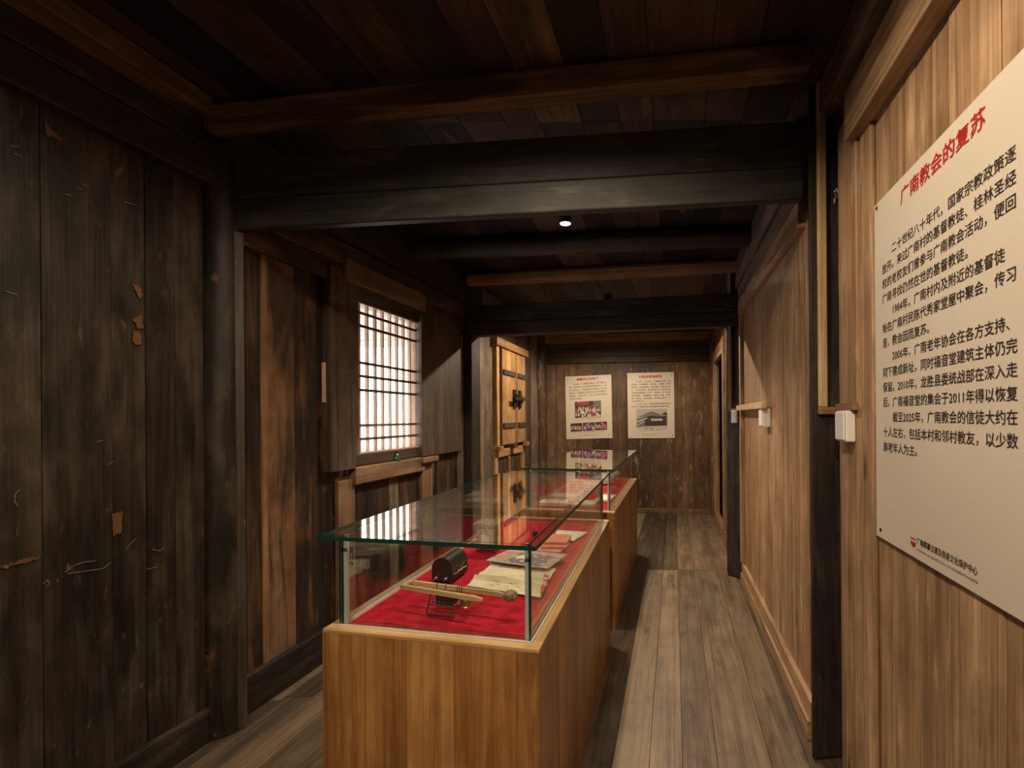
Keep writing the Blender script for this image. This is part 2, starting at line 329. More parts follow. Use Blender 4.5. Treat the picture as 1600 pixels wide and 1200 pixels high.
# ------------------------------------------------------------------ floor and ceiling
FE = V((0.224, 1, 0)).normalized(); FQ = V((1, -0.224, 0)).normalized()
def plank(mb, q0, q1, y0, y1, z, thick, tone=None, mi=0):
    def P(q, y): return V((q + 0.224 * y, y, z))
    mb.hexa(P(q0, y0), P(q0, y1) - P(q0, y0), P(q1, y0) - P(q0, y0), (0, 0, thick), mi, tone)
mb = MB()
qs = [-2.60, -2.38, -2.2, -2.04, -1.9, -1.74, -1.56, -1.38, -1.2, -1.0, -0.82, -0.62, -0.44, -0.27, -0.115, 0.025, 0.173, 0.395, 0.551, 0.74, 0.92]
for k in range(len(qs) - 1):
    s0 = 2.2 if k < 8 else None
    cuts = [-2.0] + ([2.35 + 0.03 * k] if s0 else []) + [4.42, 7.5]
    for a, b in zip(cuts[:-1], cuts[1:]):
        plank(mb, qs[k] + 0.0012, qs[k + 1] - 0.0012, a + 0.001, b - 0.001, -0.03 + R.uniform(-0.0015, 0.0015), 0.03)
mb.build('floor', 'floor', kind='structure', label='worn grey brown floor boards running down the corridor', category='floor')
mb = MB(); mb.hexa((-3.2, -2.2, -0.10), (0, 10, 0), (7, 0, 0), (0, 0, 0.05)); mb.build('trim_1', 'blackbeam', kind='structure', label='dark ground under the floor boards', category='floor')
mb = MB()
qs = seq(-2.75, 1.05, 0.21)
PALE = [p.x - 0.224 * p.y for p in (at_z(768, 20, CEIL), at_z(575, 20, CEIL))]
for k in range(len(qs) - 1):
    for a, b in ((-2.0, 2.2), (2.2, 4.45), (4.45, 7.6)):
        pale = a < 0 and any(qs[k] < q < qs[k + 1] for q in PALE)
        plank(mb, qs[k] + 0.0015, qs[k + 1] - 0.0015, a, b, CEIL + R.uniform(0, 0.004), 0.03, None, 1 if pale else 0)
mb.hexa((-3.2, -2.2, CEIL + 0.04), (0, 10, 0), (7, 0, 0), (0, 0, 0.05), 0, 0.0)
mb.build('ceiling', ['ceil', 'ceilpale'], kind='structure', label='dark brown ceiling boards above the beams', category='ceiling')

# ------------------------------------------------------------------ left wall, near bay
mb = MB()
ys = [L1.px(x, 600).y for x in (65, 175, 228, 273, 330)]
boards(mb, L1, seq(-2.0, ys[0] - 0.02, 0.27) [:-1] + ys, 0.0, 2.60)
o = mb.build('wall_left', 'soot', kind='structure', label='soot blackened vertical plank wall left of the camera', category='wall')
mk = MB()                                                     # chalk strokes and bare splintered wood: wear with its own outline
def stroke(pts, wpx, mi):
    q = [L1.px(*p) + L1.n * 0.0052 for p in pts]
    for a, b in zip(q[:-1], q[1:]):
        s = (b - a).cross(L1.n).normalized() * wpx * a.y / F_PX / 2
        mk.poly([a - s, b - s * 0.8, b + s * 0.8, a + s], mi)
for pts in ([(28, 765), (22, 772), (21, 782), (26, 791)], [(66, 912), (72, 906), (76, 911), (70, 917)], [(88, 910), (89, 904)], [(100, 894), (112, 884), (130, 878), (148, 876)],
            [(104, 896), (128, 893), (160, 888), (172, 878)], [(194, 859), (204, 848), (211, 841)], [(236, 858), (248, 861), (256, 855)], [(228, 889), (244, 886)], [(150, 690), (160, 688)],
            [(165, 726), (176, 721)], [(118, 292), (126, 297)], [(100, 303), (110, 306)], [(128, 288), (138, 292)], [(192, 315), (212, 321)], [(8, 455), (26, 461)], [(20, 240), (34, 246)], [(14, 228), (30, 230)]):
    stroke(pts, 1.3, 0)
def patch(pts, mi):
    out = []
    for (x0, y0), (x1, y1) in zip(pts, pts[1:] + pts[:1]):
        l_ = math.hypot(x1 - x0, y1 - y0); n = max(1, int(l_ / 2.5))
        for k in range(n): t = k / n; j = min(2.2, l_ * 0.2); out.append((x0 + (x1 - x0) * t + R.uniform(-j, j) * 0.7, y0 + (y1 - y0) * t + R.uniform(-j, j)))
    mk.poly([L1.px(*p) + L1.n * 0.0056 for p in out], mi)
patch([(0, 884), (20, 878), (40, 872), (62, 868), (60, 873), (34, 880), (14, 886), (0, 888)], 1)
patch([(68, 184), (72, 188), (78, 205), (86, 208), (95, 218), (90, 221), (80, 212), (73, 214), (69, 206)], 1)
patch([(174, 802), (190, 799), (188, 832), (180, 836), (175, 836)], 1)
patch([(206, 444), (216, 448), (222, 462), (216, 468), (210, 456)], 1); patch([(205, 498), (220, 490), (222, 512), (214, 514)], 1); patch([(206, 518), (220, 520), (219, 538), (207, 537)], 1)
mk.build('chalk_marks', ['chalk', 'rawwood'], o, kind='structure')
mb = MB(); hbeam(mb, L1, -2.0, 2.14, 0.0, 0.15, 0.028, 0.05); mb.build('baseboard_left', 'soot', bevel=0.004, kind='structure', label='dark base board under the black plank wall', category='baseboard')
mb = MB(); hbeam(mb, L1, -2.0, 2.2, 2.515, 2.655, 0.05, 0.1, 0, 0.5); hbeam(mb, L1, -2.0, 2.2, 2.660, 2.84, 0.045, 0.1, 0, 0.6)
mb.build('wooden_beam', 'blackbeam', bevel=0.006, kind='structure', label='double black beam along the top of the left plank wall', category='beam')
mb = MB(); hbeam(mb, L1, -2.0, 2.05, 2.755, 2.838, 0.15, 0.1); mb.build('wooden_batten', 'joist', bevel=0.004, kind='structure', label='brown batten under the ceiling beside the left black beam', category='batten')

# round post between the two left bays
def post(name, mat, c, r, z1, label, n=28, strip=None):
    mb = MB(); mb.lathe((c[0], c[1], 0), UPZ, [(r * 1.0, 0), (r * 1.01, 0.5), (r, 1.2), (r * 0.98, z1)], n, jit=0.02)
    if strip: strip(mb)
    return mb.build(name, mat, smooth=True, kind='structure', label=label, category='post')
pc = V((-1.632, 2.190, 0))
post('wooden_post', 'soot', (pc.x, pc.y), 0.080, 2.84, 'thick round black post on the left under the big cross beam')
mb = MB(); a = at_z(370, 1143); b = at_z(386, 1136)
mb.hexa(a, (0, 0, 2.33), b - a, V((-0.04, 0.06, 0)))
mb.build('wooden_batten', 'greycedar', bevel=0.003, kind='structure', label='grey brown batten on the right edge of the thick round left post', category='batten')

# ------------------------------------------------------------------ left wall, window bay
yW0, yW1 = L2.px(555, 600).y, L2.px(650, 600).y
zW1, zW0 = 2.235, 1.215
mb = MB()
bs = [L2.px(x, 600).y for x in (384, 407, 417, 460, 495, 524)]
boards(mb, L2, bs[:2], 0.0, 2.84, tones=[0.6]); boards(mb, L2, bs[2:], 0.0, 2.84, tones=[0.95, 0.35, 0.1])
hb = [bs[-1], 2.95, yW0 - 0.02]
boards(mb, L2, hb, 0.0, 2.84)
lo = [yW0 - 0.02, L2.px(582, 700).y, L2.px(607, 700).y]
boards(mb, L2, lo, 0.0, 1.15, tones=[0.35, 0.45]); lo2 = [L2.px(622, 700).y, L2.px(640, 700).y, yW1 + 0.02]
boards(mb, L2, lo2, 0.0, 1.15, tones=[0.35, 0.4])
boards(mb, L2, [yW1 + 0.02, 3.98, 4.12, 4.3, 4.45, 4.62, 4.8], 0.0, 2.84)
hbeam(mb, L2, yW0 - 0.03, yW1 + 0.03, 2.36, 2.84, 0.0, 0.03)
mb.build('wall_left.001', 'sootbrown', kind='structure', label='patchy brown and black plank wall around the lattice window', category='wall')
mb = MB()
mb.hexa(L2.p(bs[1] + 0.002, 0.0, -0.02), (0, 0, 2.84), L2.p(bs[2]) - L2.p(bs[1]) - L2.t * 0.004, L2.n * 0.026, 0, 0.5)
mb.build('wooden_batten', 'joistpale', kind='structure', label='narrow orange batten between the wall boards left of the window', category='batten')
mb = MB(); mb.hexa(L2.p(lo[2] + 0.003, 0.0, -0.02), (0, 0, 1.12), L2.p(lo2[0]) - L2.p(lo[2]) - L2.t * 0.006, L2.n * 0.022, 0, 0.5)
mb.build('wooden_batten', 'greycedar', kind='structure', label='pale grey batten in the panel below the lattice window', category='batten')
mb = MB(); hbeam(mb, L2, 2.29, 4.75, 0.0, 0.19, 0.03, 0.05); mb.build('baseboard_left.001', 'soot', bevel=0.004, kind='structure', label='dark base board below the lattice window wall', category='baseboard')
mb = MB(); hbeam(mb, L2, 2.2, 4.75, 2.42, 2.56, 0.05, 0.1); mb.hexa(L2.p(2.25, 2.30, -0.02), L2.p(4.7) - L2.p(2.25), (0, 0, 0.12), L2.n * 0.06)
mb.build('wooden_beam', 'sootbrown', bevel=0.005, kind='structure', label='brown rail along the wall top above the shutters', category='beam')
mb = MB(); hbeam(mb, L2, 2.2, 4.9, 2.57, 2.84, 0.09, 0.12)
mb.build('wooden_beam', 'blackbeam', bevel=0.006, kind='structure', label='black wall plate beam under the ceiling in the window bay', category='beam')
# window_1 : lattice
wr = bpy.data.objects.new('window_1', None); COL.objects.link(wr); wr.location = L2.p((yW0 + yW1) / 2, zW0); bpy.context.view_layer.update()
wr.matrix_world = Matrix.Translation(wr.location); wr['kind'] = 'structure'; wr['label'] = 'wooden lattice window with white daylight behind it'; wr['category'] = 'window'
mb = MB()
fr = 0.0
def wbar(y0, y1, z0, z1, n0, n1, tone=None, mi=0, target=None):
    (target or mb).hexa(L2.p(y0, z0, n0), (0, 0, z1 - z0), L2.p(y1) - L2.p(y0), L2.n * (n1 - n0), mi, tone) if (z1 - z0) > (y1 - y0) else \
    (target or mb).hexa(L2.p(y0, z0, n0), L2.p(y1) - L2.p(y0), (0, 0, z1 - z0), L2.n * (n1 - n0), mi, tone)
wbar(yW0 - 0.06, yW1 + 0.06, zW1, zW1 + 0.13, -0.05, 0.03); wbar(yW0 - 0.06, yW1 + 0.06, zW0 - 0.075, zW0, -0.05, 0.03)
wbar(yW1 + 0.0, yW1 + 0.075, zW0, zW1, -0.05, 0.03); wbar(yW0 - 0.075, yW0, zW0, zW1, -0.05, 0.03)
mb.build('window_frame', 'shutter', wr, bevel=0.003)
mb = MB(); wbar(yW1 - 0.012, yW1 - 0.001, zW0, zW1, -0.06, 0.025); wbar(yW0 + 0.001, yW0 + 0.012, zW0, zW1, -0.06, 0.02); wbar(yW0, yW1, zW1 - 0.012, zW1 - 0.001, -0.06, 0.02); wbar(yW0, yW1, zW0 + 0.001, zW0 + 0.01, -0.06, 0.024)
mb.build('frame_lining', 'lattice', wr)
for x in (562.6, 575.6, 588.2, 599.6, 611, 621.9, 632, 641.4):
    y = L2.px(x, 600).y; mb = MB(); wbar(y - 0.006, y + 0.006, zW0 + 0.01, zW1 - 0.012, -0.022, 0.0); mb.build('upright_bar', 'lattice', wr)
for yy in (487.7, 508, 566, 587, 609, 665, 686.5):
    z = L2.px(558, yy).z; mb = MB(); wbar(yW0 + 0.012, yW1 - 0.012, z - 0.009, z + 0.009, 0.001, 0.009); mb.build('cross_bar', 'latticebar', wr)
po.matrix_world = Matrix.Translation(L2.p((yW0 + yW1) / 2, (zW0 + zW1) / 2, -0.10)) @ L2.n.to_track_quat('-Z', 'Z').to_matrix().to_4x4()
pl.size, pl.size_y = 0.72, 1.04
# outside: eave soffit
mb = MB()
for k in range(6): mb.hexa(L2.p(2.2 + 0.5 * k, 2.28, -1.5), L2.n * 1.42, L2.t * 0.49, (0, 0, 0.03))
mb.build('trim_2', 'eave', kind='structure', label='pale boarded eave outside the lattice window', category='eave')
# header log over the window
mb = MB(); y0, y1 = L2.px(545, 450, 0.08).y, L2.px(668, 450, 0.08).y; mb.hexa(L2.p(y0, 2.32, 0.03), L2.p(y1) - L2.p(y0), (0, 0, 0.14), L2.n * 0.05, 0, 0.8)
o = mb.build('window_lintel', 'windowwood', bevel=0.01, kind='structure', label='brown header board over the lattice window', category='lintel')
# sill and its stiles
ya, yb = L2.px(545, 740).y, L2.px(655, 720).y
mb = MB(); mb.hexa(L2.p(ya, 1.02, 0.0), L2.p(yb) - L2.p(ya), (0, 0, 0.115), L2.n * 0.055, 0, 0.9)
sill = mb.build('window_sill', 'windowwood', bevel=0.008, kind='structure', label='rough brown sill timber under the lattice window', category='sill')
for x0, x1, zt in ((522, 548, 1.06), (654, 671, 1.08)):
    mb = MB(); y0, y1 = L2.px(x0, 700).y, L2.px(x1, 700).y
    mb.hexa(L2.p(y0, 0.19, 0.0), (0, 0, zt - 0.19), L2.p(y1) - L2.p(y0), L2.n * 0.03, 0, 0.9)
    mb.build('window_stile', 'windowwood', bevel=0.004, kind='structure', label='brown stile below the %s end of the window sill' % ('left' if x0 < 600 else 'right'), category='stile')
mb = MB(); mb.hexa(L2.p(L2.px(648, 715).y, 1.085, 0.0305), L2.p(L2.px(673, 715).y) - L2.p(L2.px(648, 715).y), (0, 0, 0.046), L2.n * 0.05)
mb.build('wooden_block', 'joistpale', bevel=0.006, label='short pale wooden block at the right end of the window sill', category='block')
# shutters
def shutter(x0, x1, z0, z1, off, label, tone):
    k_ = (off + 0.025) * L2.n.y; y0, y1 = L2.px(x0, 600, off + 0.025).y - k_, L2.px(x1, 600, off + 0.025).y - k_
    r = empty('window_shutter', L2.p(y0, z0, off), label, 'shutter', group=None); bpy.context.view_layer.update()
    mb = MB(); n = 3; e = [y0 + (y1 - y0) * t for t in (0, 0.3, 0.68, 1)]
    boards(mb, L2, e, z0, z1, 0.025, off + 0.025, 0.0006, 0.0002, tones=[tone, tone + 0.1, tone - 0.05]); mb.build('shutter_leaf', 'shutter', r, bevel=0.002)
    return r, y0, y1
s1, a0, a1 = shutter(517, 556, 1.13, 2.38, 0.036, 'dark left shutter folded open beside the lattice window', 0.5)
mb = MB(); wbar(a0 + 0.002, a0 + 0.03, 1.13, 2.38, 0.0005, 0.0355); mb.build('edge_batten', 'shutter', s1)
mb = MB(); y = L2.px(504, 580).y; mb.hexa(L2.p(y - 0.012, 1.55, 0.004), (0, 0, 0.24), L2.p(y + 0.02) - L2.p(y - 0.012), L2.n * 0.02)
mb.build('wooden_lath', 'cedarstrip', s1, label='short pale lath on the shutter edge')
s2, a0, a1 = shutter(659, 720, 1.14, 2.36, 0.036, 'dark right shutter folded open beside the lattice window', 0.45)
for y in (a0 + 0.002, a1 - 0.02): mb = MB(); wbar(y, y + 0.018, 1.15, 2.35, 0.0, 0.0355); mb.build('edge_batten', 'windowwood', s2)
for (xs, ys_, wl, of) in ((530, 580, L2, 0.0622), (686, 600, L2, 0.0622)):   # chalk scrawl on the shutters
    mk = MB(); q0 = L2.px(xs, ys_)
    for k in range(9):
        a = q0 + L2.t * (0.022 * (k - 4)) + UPZ * R.uniform(-0.02, 0.02); b = a + L2.t * R.uniform(0.0, 0.02) + UPZ * R.uniform(-0.03, 0.03)
        a = L2.p(a.y, a.z, of); b = L2.p(b.y, b.z, of); s = (b - a).cross(L2.n).normalized() * 0.0013
        mk.poly([a - s, b - s, b + s, a + s])
    mk.build('chalk_scrawl', 'chalk', s1 if xs < 600 else s2, kind='stuff')
# green ornament on the sill
c = L2.px(613, 729); c = L2.p(c.y, 1.136, 0.035)
r = empty('glass_bottle', c, 'small dark green bottle on the window sill', 'bottle'); bpy.context.view_layer.update()
mb = MB(); mb.lathe(c, UPZ, [(0.026, 0), (0.028, 0.01), (0.024, 0.028), (0.013, 0.045), (0.009, 0.052)], 14, jit=0.12); mb.build('bottle_body', 'bottle', r, smooth=True)
mb = MB(); mb.lathe(c + UPZ * 0.052, UPZ, [(0.008, 0), (0.008, 0.012), (0.011, 0.013), (0.011, 0.019)], 12); mb.build('bottle_neck', 'bottle', r, smooth=True)

# post between window bay and shutter bay
mb = MB(); a, b = L2.px(721, 600), L2.px(747, 600)
p0 = L2.p(4.56, 0, -0.02); mb.hexa(p0, (0, 0, 2.84), L2.t * 0.20, L2.n * 0.15)
mb.build('wooden_post', 'blackbeam', bevel=0.012, kind='structure', label='black post between the window and the yellow shutters', category='post')
mb = MB(); mb.hexa(L2.p(4.50, 0.19, 0.0), (0, 0, 2.06), L2.t * 0.03, L2.n * 0.05); mb.build('wooden_batten', 'greycedar', kind='structure', label='thin grey batten beside the black post right of the window', category='batten')

# ------------------------------------------------------------------ left wall, far bay with the yellow shutters
yD0, yD1 = L3.px(769, 600).y, L3.px(817, 600).y
mb = MB()
boards(mb, L3, [4.66, 4.86, 5.04, yD0], 0.0, 2.84, tones=[0.3, 0.75, 0.55]); boards(mb, L3, [yD1, 6.55, 6.75, 7.22], 0.0, 2.84, tones=[0.3, 0.15, 0.8])
boards(mb, L3, [yD0, 5.5, 5.75, 6.0, yD1], 0.0, 1.08, tones=[0.05, 0.1, 0.15, 0.1]); boards(mb, L3, [yD0, 5.7, yD1], 2.33, 2.84)
mb.hexa(L3.p(yD0, 1.0, -0.06), (0, 0, 1.4), L3.p(yD1) - L3.p(yD0), L3.n * 0.03)
mb.build('wall_left.002', 'greycedar', kind='structure', label='weathered grey brown plank wall around the yellow shutters', category='wall')
w2 = bpy.data.objects.new('window_2', None); COL.objects.link(w2); w2.location = L3.p((yD0 + yD1) / 2, 1.1); bpy.context.view_layer.update(); w2['kind'] = 'structure'
w2['label'] = 'closed window with a pair of yellow wooden shutters'; w2['category'] = 'window'
def tbar(mb, W, y0, y1, z0, z1, n0, n1, tone=None, mi=0):
    if (z1 - z0) > (y1 - y0): mb.hexa(W.p(y0, z0, n0), (0, 0, z1 - z0), W.p(y1) - W.p(y0), W.n * (n1 - n0), mi, tone)
    else: mb.hexa(W.p(y0, z0, n0), W.p(y1) - W.p(y0), (0, 0, z1 - z0), W.n * (n1 - n0), mi, tone)
zt, zb = 2.33, 1.13
mb = MB(); tbar(mb, L3, yD0 + 0.02, yD0 + 0.10, zb, zt, -0.02, 0.05); mb.build('frame_stile', 'doorwood', w2, bevel=0.004)
mb = MB(); tbar(mb, L3, yD1 - 0.05, yD1, zb, zt, -0.02, 0.03); mb.build('frame_stile', 'doorwood', w2, bevel=0.004)
mb = MB(); tbar(mb, L3, yD0 - 0.04, yD1 + 0.02, zt - 0.06, zt + 0.03, -0.02, 0.08); mb.build('top_rail', 'doorwood', w2, bevel=0.006)
mb = MB(); tbar(mb, L3, yD0 + 0.0, yD1 + 0.04, zb - 0.14, zb - 0.05, -0.02, 0.03); mb.build('bottom_rail', 'doorwood', w2, bevel=0.006)
for y in (yD0 + 0.06, yD0 + 0.55, yD1 - 0.06):
    mb = MB(); tbar(mb, L3, y - 0.06, y + 0.06, zb - 0.055, zb - 0.005, 0.03, 0.09); mb.build('rail_peg', 'doorwood' if y != yD0 + 0.55 else 'windowwood', w2, bevel=0.004)
ym = L3.px(800, 600).y
for y0, y1, hinge in ((yD0 + 0.19, ym - 0.03, 0), (ym + 0.05, yD1 - 0.055, 1)):
    mb = MB(); n = 3; boards(mb, L3, [y0 + (y1 - y0) * k / n for k in range(n + 1)], zb + 0.0, zt - 0.06, 0.03, 0.05, 0.0008, 0.0006)
    lf = mb.build('shutter_leaf', 'doorwood', w2, bevel=0.003)
    for z in (1.99, 1.36):
        mb = MB(); tbar(mb, L3, y0 + 0.01, y1 - 0.01, z - 0.028, z + 0.028, 0.05, 0.072, 0.1); mb.build('cross_batten', 'greycedar', lf, bevel=0.003)
    yh = y1 - 0.05 if hinge == 0 else y0 + 0.08
    mb = MB(); tbar(mb, L3, yh - 0.045, yh + 0.045, 1.57, 1.80, 0.051, 0.072); mb.build('lock_plate', 'iron', lf, bevel=0.003)
    mb = MB(); tbar(mb, L3, yh - 0.02, yh + 0.02, 1.64, 1.74, 0.072, 0.11); mb.build('lock_knob', 'iron' if hinge == 0 else 'doorwood', lf, bevel=0.004)
mb = MB(); tbar(mb, L3, ym + 0.0, ym + 0.03, zb, zt - 0.06, -0.02, 0.045); mb.build('centre_post', 'doorwood', w2)
mb = MB(); tbar(mb, L3, ym - 0.26, ym + 0.12, 1.665, 1.705, 0.112, 0.135); mb.build('lock_bolt', 'iron', w2)
for y0, y1 in ((yD0 + 0.0, yD0 + 0.09), (yD1 - 0.13, yD1 - 0.03)):
    mb = MB(); tbar(mb, L3, y0, y1, 0.0, zb - 0.14, 0.0, 0.03); mb.build('lower_stile', 'doorwood', w2, bevel=0.003)
mb = MB(); tbar(mb, L3, 5.72, 5.79, 0.4, 0.98, 0.005, 0.03); mb.build('lower_batten', 'doorwood', w2, bevel=0.003)

# ------------------------------------------------------------------ far wall
def ep(s, z, off=0.0): return ENDL + ENDT * s + UPZ * z + ENDN * off
EW = (ENDR - ENDL).length
mb = MB(); xs = [0.0]
for px_ in (868, 884, 900, 925, 953, 978, 1003, 1022, 1042, 1066, 1082, 1100):
    x_, _ = ray(px_, 700); t = (x_ * ENDL.y - ENDL.x) / (ENDT.x - x_ * ENDT.y); xs.append(t)
xs.append(EW)
for a, b in zip(xs[:-1], xs[1:]):
    mb.hexa(ep(a + 0.001, 0, -0.03 + R.uniform(-0.003, 0.003)), (0, 0, 2.30), ENDT * (b - a - 0.002), ENDN * 0.03)
mb.build('wall_far', 'endwall', kind='structure', label='old brown plank wall at the end of the corridor', category='wall')
mb = MB()
for z0, z1, of in ((2.275, 2.37, 0.035), (2.374, 2.50, 0.025), (2.504, 2.62, 0.028), (2.62, 2.84, 0.0)): mb.hexa(ep(0, z0, of - 0.05), ENDT * EW, (0, 0, z1 - z0), ENDN * 0.05)
mb.build('wooden_beam', 'endband', bevel=0.004, kind='structure', label='dark horizontal boards across the top of the far wall', category='beam')
mb = MB(); mb.hexa(ep(0, 0, 0.002), ENDT * EW, (0, 0, 0.075), ENDN * 0.03); mb.build('baseboard_far', 'endwall', bevel=0.003, kind='structure', label='low base board at the foot of the far wall', category='baseboard')
mb = MB(); mb.hexa(ep(0.10, 2.58, 0.06), ENDT * (EW - 0.2), (0, 0, 0.12), ENDN * 0.10, 0, 0.6); mb.build('wooden_beam', 'joistpale', bevel=0.01, kind='structure', label='orange brown joist close to the far wall top', category='beam')
for c, lab in ((ep(0.03, 0, 0.07), 'left'), (ep(EW - 0.03, 0, 0.07), 'right')):
    mb = MB(); mb.lathe(c, UPZ, [(0.085, 0), (0.085, 2.84)], 20, jit=0.03); mb.build('wooden_post', 'endwall', smooth=True, kind='structure', label='brown corner post at the %s end of the far wall' % lab, category='post')

# ------------------------------------------------------------------ right side, far bay with the doorway
yA, yB = 5.35, 6.60
mb = MB(); boards(mb, R3, [4.2, 4.5, 4.75, 5.05, yA], 0, 2.84); boards(mb, R3, [yB, 6.95], 0, 2.84); boards(mb, R3, [yA, 5.9, yB], 2.30, 2.84)
hbeam(mb, R3, yA, yB, 0.0, 0.08, 0.0, 0.03)
mb.build('wall_right', 'cedar', kind='structure', label='short light plank wall around the far doorway', category='wall')
d = bpy.data.objects.new('door_1', None); COL.objects.link(d); d.location = R3.p(6, 0); bpy.context.view_layer.update(); d['kind'] = 'structure'; d['label'] = 'narrow doorway with a raw wood frame right of the far wall'; d['category'] = 'door'
for y0, y1, z0, z1, n in ((yB - 0.01, yB + 0.06, 0.08, 2.28, 'door_jamb'), (yA - 0.03, yA + 0.05, 0.08, 2.28, 'door_jamb'), (yA - 0.06, yB + 0.05, 2.19, 2.36, 'door_lintel'), (yA - 0.05, yB + 0.04, 0.0, 0.13, 'door_threshold')):
    mb = MB(); tbar(mb, R3, y0, y1, z0, z1, -0.008, 0.05); mb.build(n, 'cedar', d, bevel=0.004)
mb = MB()
for k in range(5): mb.hexa(V((3.3, 4.2 + 0.6 * k, 0)), (0, 0, 2.84), (0, 0.6, 0), (0.03, 0, 0))
mb.hexa(R3.p(4.9, 0, -0.03) , (0, 0, 2.84), V((1.7, 0, 0)), (0, -0.03, 0)); mb.hexa(R3.p(7.1, 0, -0.03), (0, 0, 2.84), V((1.2, 0, 0)), (0, 0.03, 0))
mb.build('wall_right.001', 'blackbeam', kind='structure', label='dark wall of the unlit room behind the far doorway', category='wall')

# ------------------------------------------------------------------ right side, middle bay
mb = MB()
boards(mb, R2, [2.16, 2.38, 2.577, 2.76, 2.93, 3.12, 3.32, 3.52, 3.72, 3.92, 4.22], 0.0, 2.40, jit=0.0015, gap=0.0006)
mb.build('wall_right.002', 'cedar', kind='structure', label='light brown plank wall behind the switch boxes', category='wall')
mb = MB(); hbeam(mb, R2, 2.18, 4.12, 2.33, 2.455, 0.035, 0.05, 0, 0.35); mb.build('wooden_rail', 'cedar', bevel=0.004, kind='structure', label='light brown rail above the plank wall in the middle bay', category='rail')
mb = MB()
for z0, z1, of in ((2.46, 2.585, 0.03), (2.59, 2.70, 0.05), (2.703, 2.838, 0.045)): hbeam(mb, R2, 2.18, 4.15, z0, z1, of, 0.06)
mb.build('wooden_beam', 'greycedar', bevel=0.004, kind='structure', label='grey brown boards above the rail in the right middle bay', category='beam')
mb = MB(); hbeam(mb, R2, 2.08, 4.08, 0.0, 0.085, 0.035, 0.06, 0, 0.4); hbeam(mb, R2, 2.08, 4.08, 0.087, 0.17, 0.022, 0.05, 0, 0.75); mb.build('baseboard_right', 'cedar', bevel=0.004, kind='structure', label='light brown base board along the right middle wall', category='baseboard')
mb = MB(); tbar(mb, R2, 4.03, 4.11, 0.17, 2.33, 0.0, 0.03); mb.build('wooden_batten', 'cedar', bevel=0.003, kind='structure', label='light stile at the far end of the right middle wall', category='batten')
# black post of the far right frame
mb = MB(); a = at_z(1137, 900); b = at_z(1159, 906); mb.hexa(a, (0, 0, 2.84), b - a + V((0.05, -0.0, 0)), V((0.05, 0.17, 0)))
mb.build('wooden_post', 'blackbeam', bevel=0.012, kind='structure', label='black post at the far end of the right plank wall', category='post')
FP = a; FPw = (b - a).normalized(); FPn = V((FPw.y, -FPw.x, 0)).normalized()
if FPn.y > 0: FPn = -FPn

# ------------------------------------------------------------------ right side, near bay with the big panel
mb = MB()
boards(mb, R1, seq(-2.0, 0.4, 0.2)[:-1] + [0.4, 0.58, 0.78, 0.982, 1.17, 1.337, 1.5, 1.66], 0.0, 2.50, jit=0.0015, gap=0.0008)
boards(mb, R1, [1.66, 2.1], 0.0, 2.50)
mb.build('wall_right.003', 'cedar', kind='structure', label='light brown plank wall behind the large text panel', category='wall')
mb = MB(); tbar(mb, R1, R1.px(1340, 600, 0.03).y, R1.px(1312, 600, 0.03).y, 0.0, 2.60, 0.0, 0.03, 0.55); mb.build('wooden_stile', 'cedar', bevel=0.004, kind='structure', label='light wall stile between the black post and the text panel', category='stile')
mb = MB(); tbar(mb, R1, R1.px(1363, 600, 0.018).y, R1.px(1340, 600, 0.03).y - 0.004, 0.0, 2.46, 0.0, 0.018, 0.75); mb.build('wooden_stile', 'cedar', bevel=0.006, kind='structure', label='inner pale stile left of the text panel', category='stile')
mb = MB(); hbeam(mb, R1, -2.0, 1.72, 2.46, 2.64, 0.06, 0.08, 0, 0.5); mb.build('wooden_rail', 'cedar', bevel=0.005, kind='structure', label='light brown header rail above the large text panel', category='rail')
mb = MB(); hbeam(mb, R1, -2.0, 1.96, 2.645, 2.70, 0.02, 0.06, 0, 0.4); hbeam(mb, R1, -2.0, 1.98, 2.705, 2.84, 0.085, 0.15, 0, 0.5)
mb.build('wooden_beam', 'greycedar', bevel=0.012, kind='structure', label='dark beam under the ceiling above the large text panel', category='beam')  # bounced light put into the colour by a paler wood
# near black post
FX = V((1, 0.06, 0)).normalized()
NP0 = V((at_y(1267, 900, 1.96).x, 1.96, 0)); NP1 = V((at_y(1312, 900, 1.975).x, 1.975, 0))
mb = MB(); mb.hexa(NP0, (0, 0, 2.84), NP1 - NP0 + V((0.02, 0, 0)), V((0.118, 0.23, 0)))
mb.build('wooden_post', 'blackbeam', bevel=0.014, kind='structure', label='tall black post beside the large text panel', category='post')
NPw = (NP1 - NP0).normalized(); NPn = V((NPw.y, -NPw.x, 0)).normalized()
if NPn.y > 0: NPn = -NPn

# ------------------------------------------------------------------ cross beams and joists
def cross(name, mat, A, B, z0, z1, depth, label, seam=None, bevel=0.008, tone=0.5, round_=False):
    A, B = V(A), V(B); t = (B - A); back = V((-t.y, t.x, 0)).normalized() * depth
    mb = MB()                                                 # A and B may lie at different heights: old timbers are not level
    if round_:
        zc = (z0 + z1) / 2; mb.lathe(A + back / 2 + UPZ * zc, t, [((z1 - z0) / 2, 0), ((z1 - z0) / 2 * 1.05, t.length * 0.4), ((z1 - z0) / 2, t.length)], 18, jit=0.04)
        return mb.build(name, mat, smooth=True, kind='structure', label=label, category='beam')
    zs = [z0] + ([seam] if seam else []) + [z1]
    for k in range(len(zs) - 1):
        j = 0.006 if k else 0.0
        mb.hexa(A + UPZ * zs[k] + back.normalized() * j, t, UPZ * (zs[k + 1] - zs[k] - (0.003 if k < len(zs) - 2 else 0)), back.normalized() * (depth - j), 0, tone)
    return mb.build(name, mat, bevel=bevel, kind='structure', label=label, category='beam')
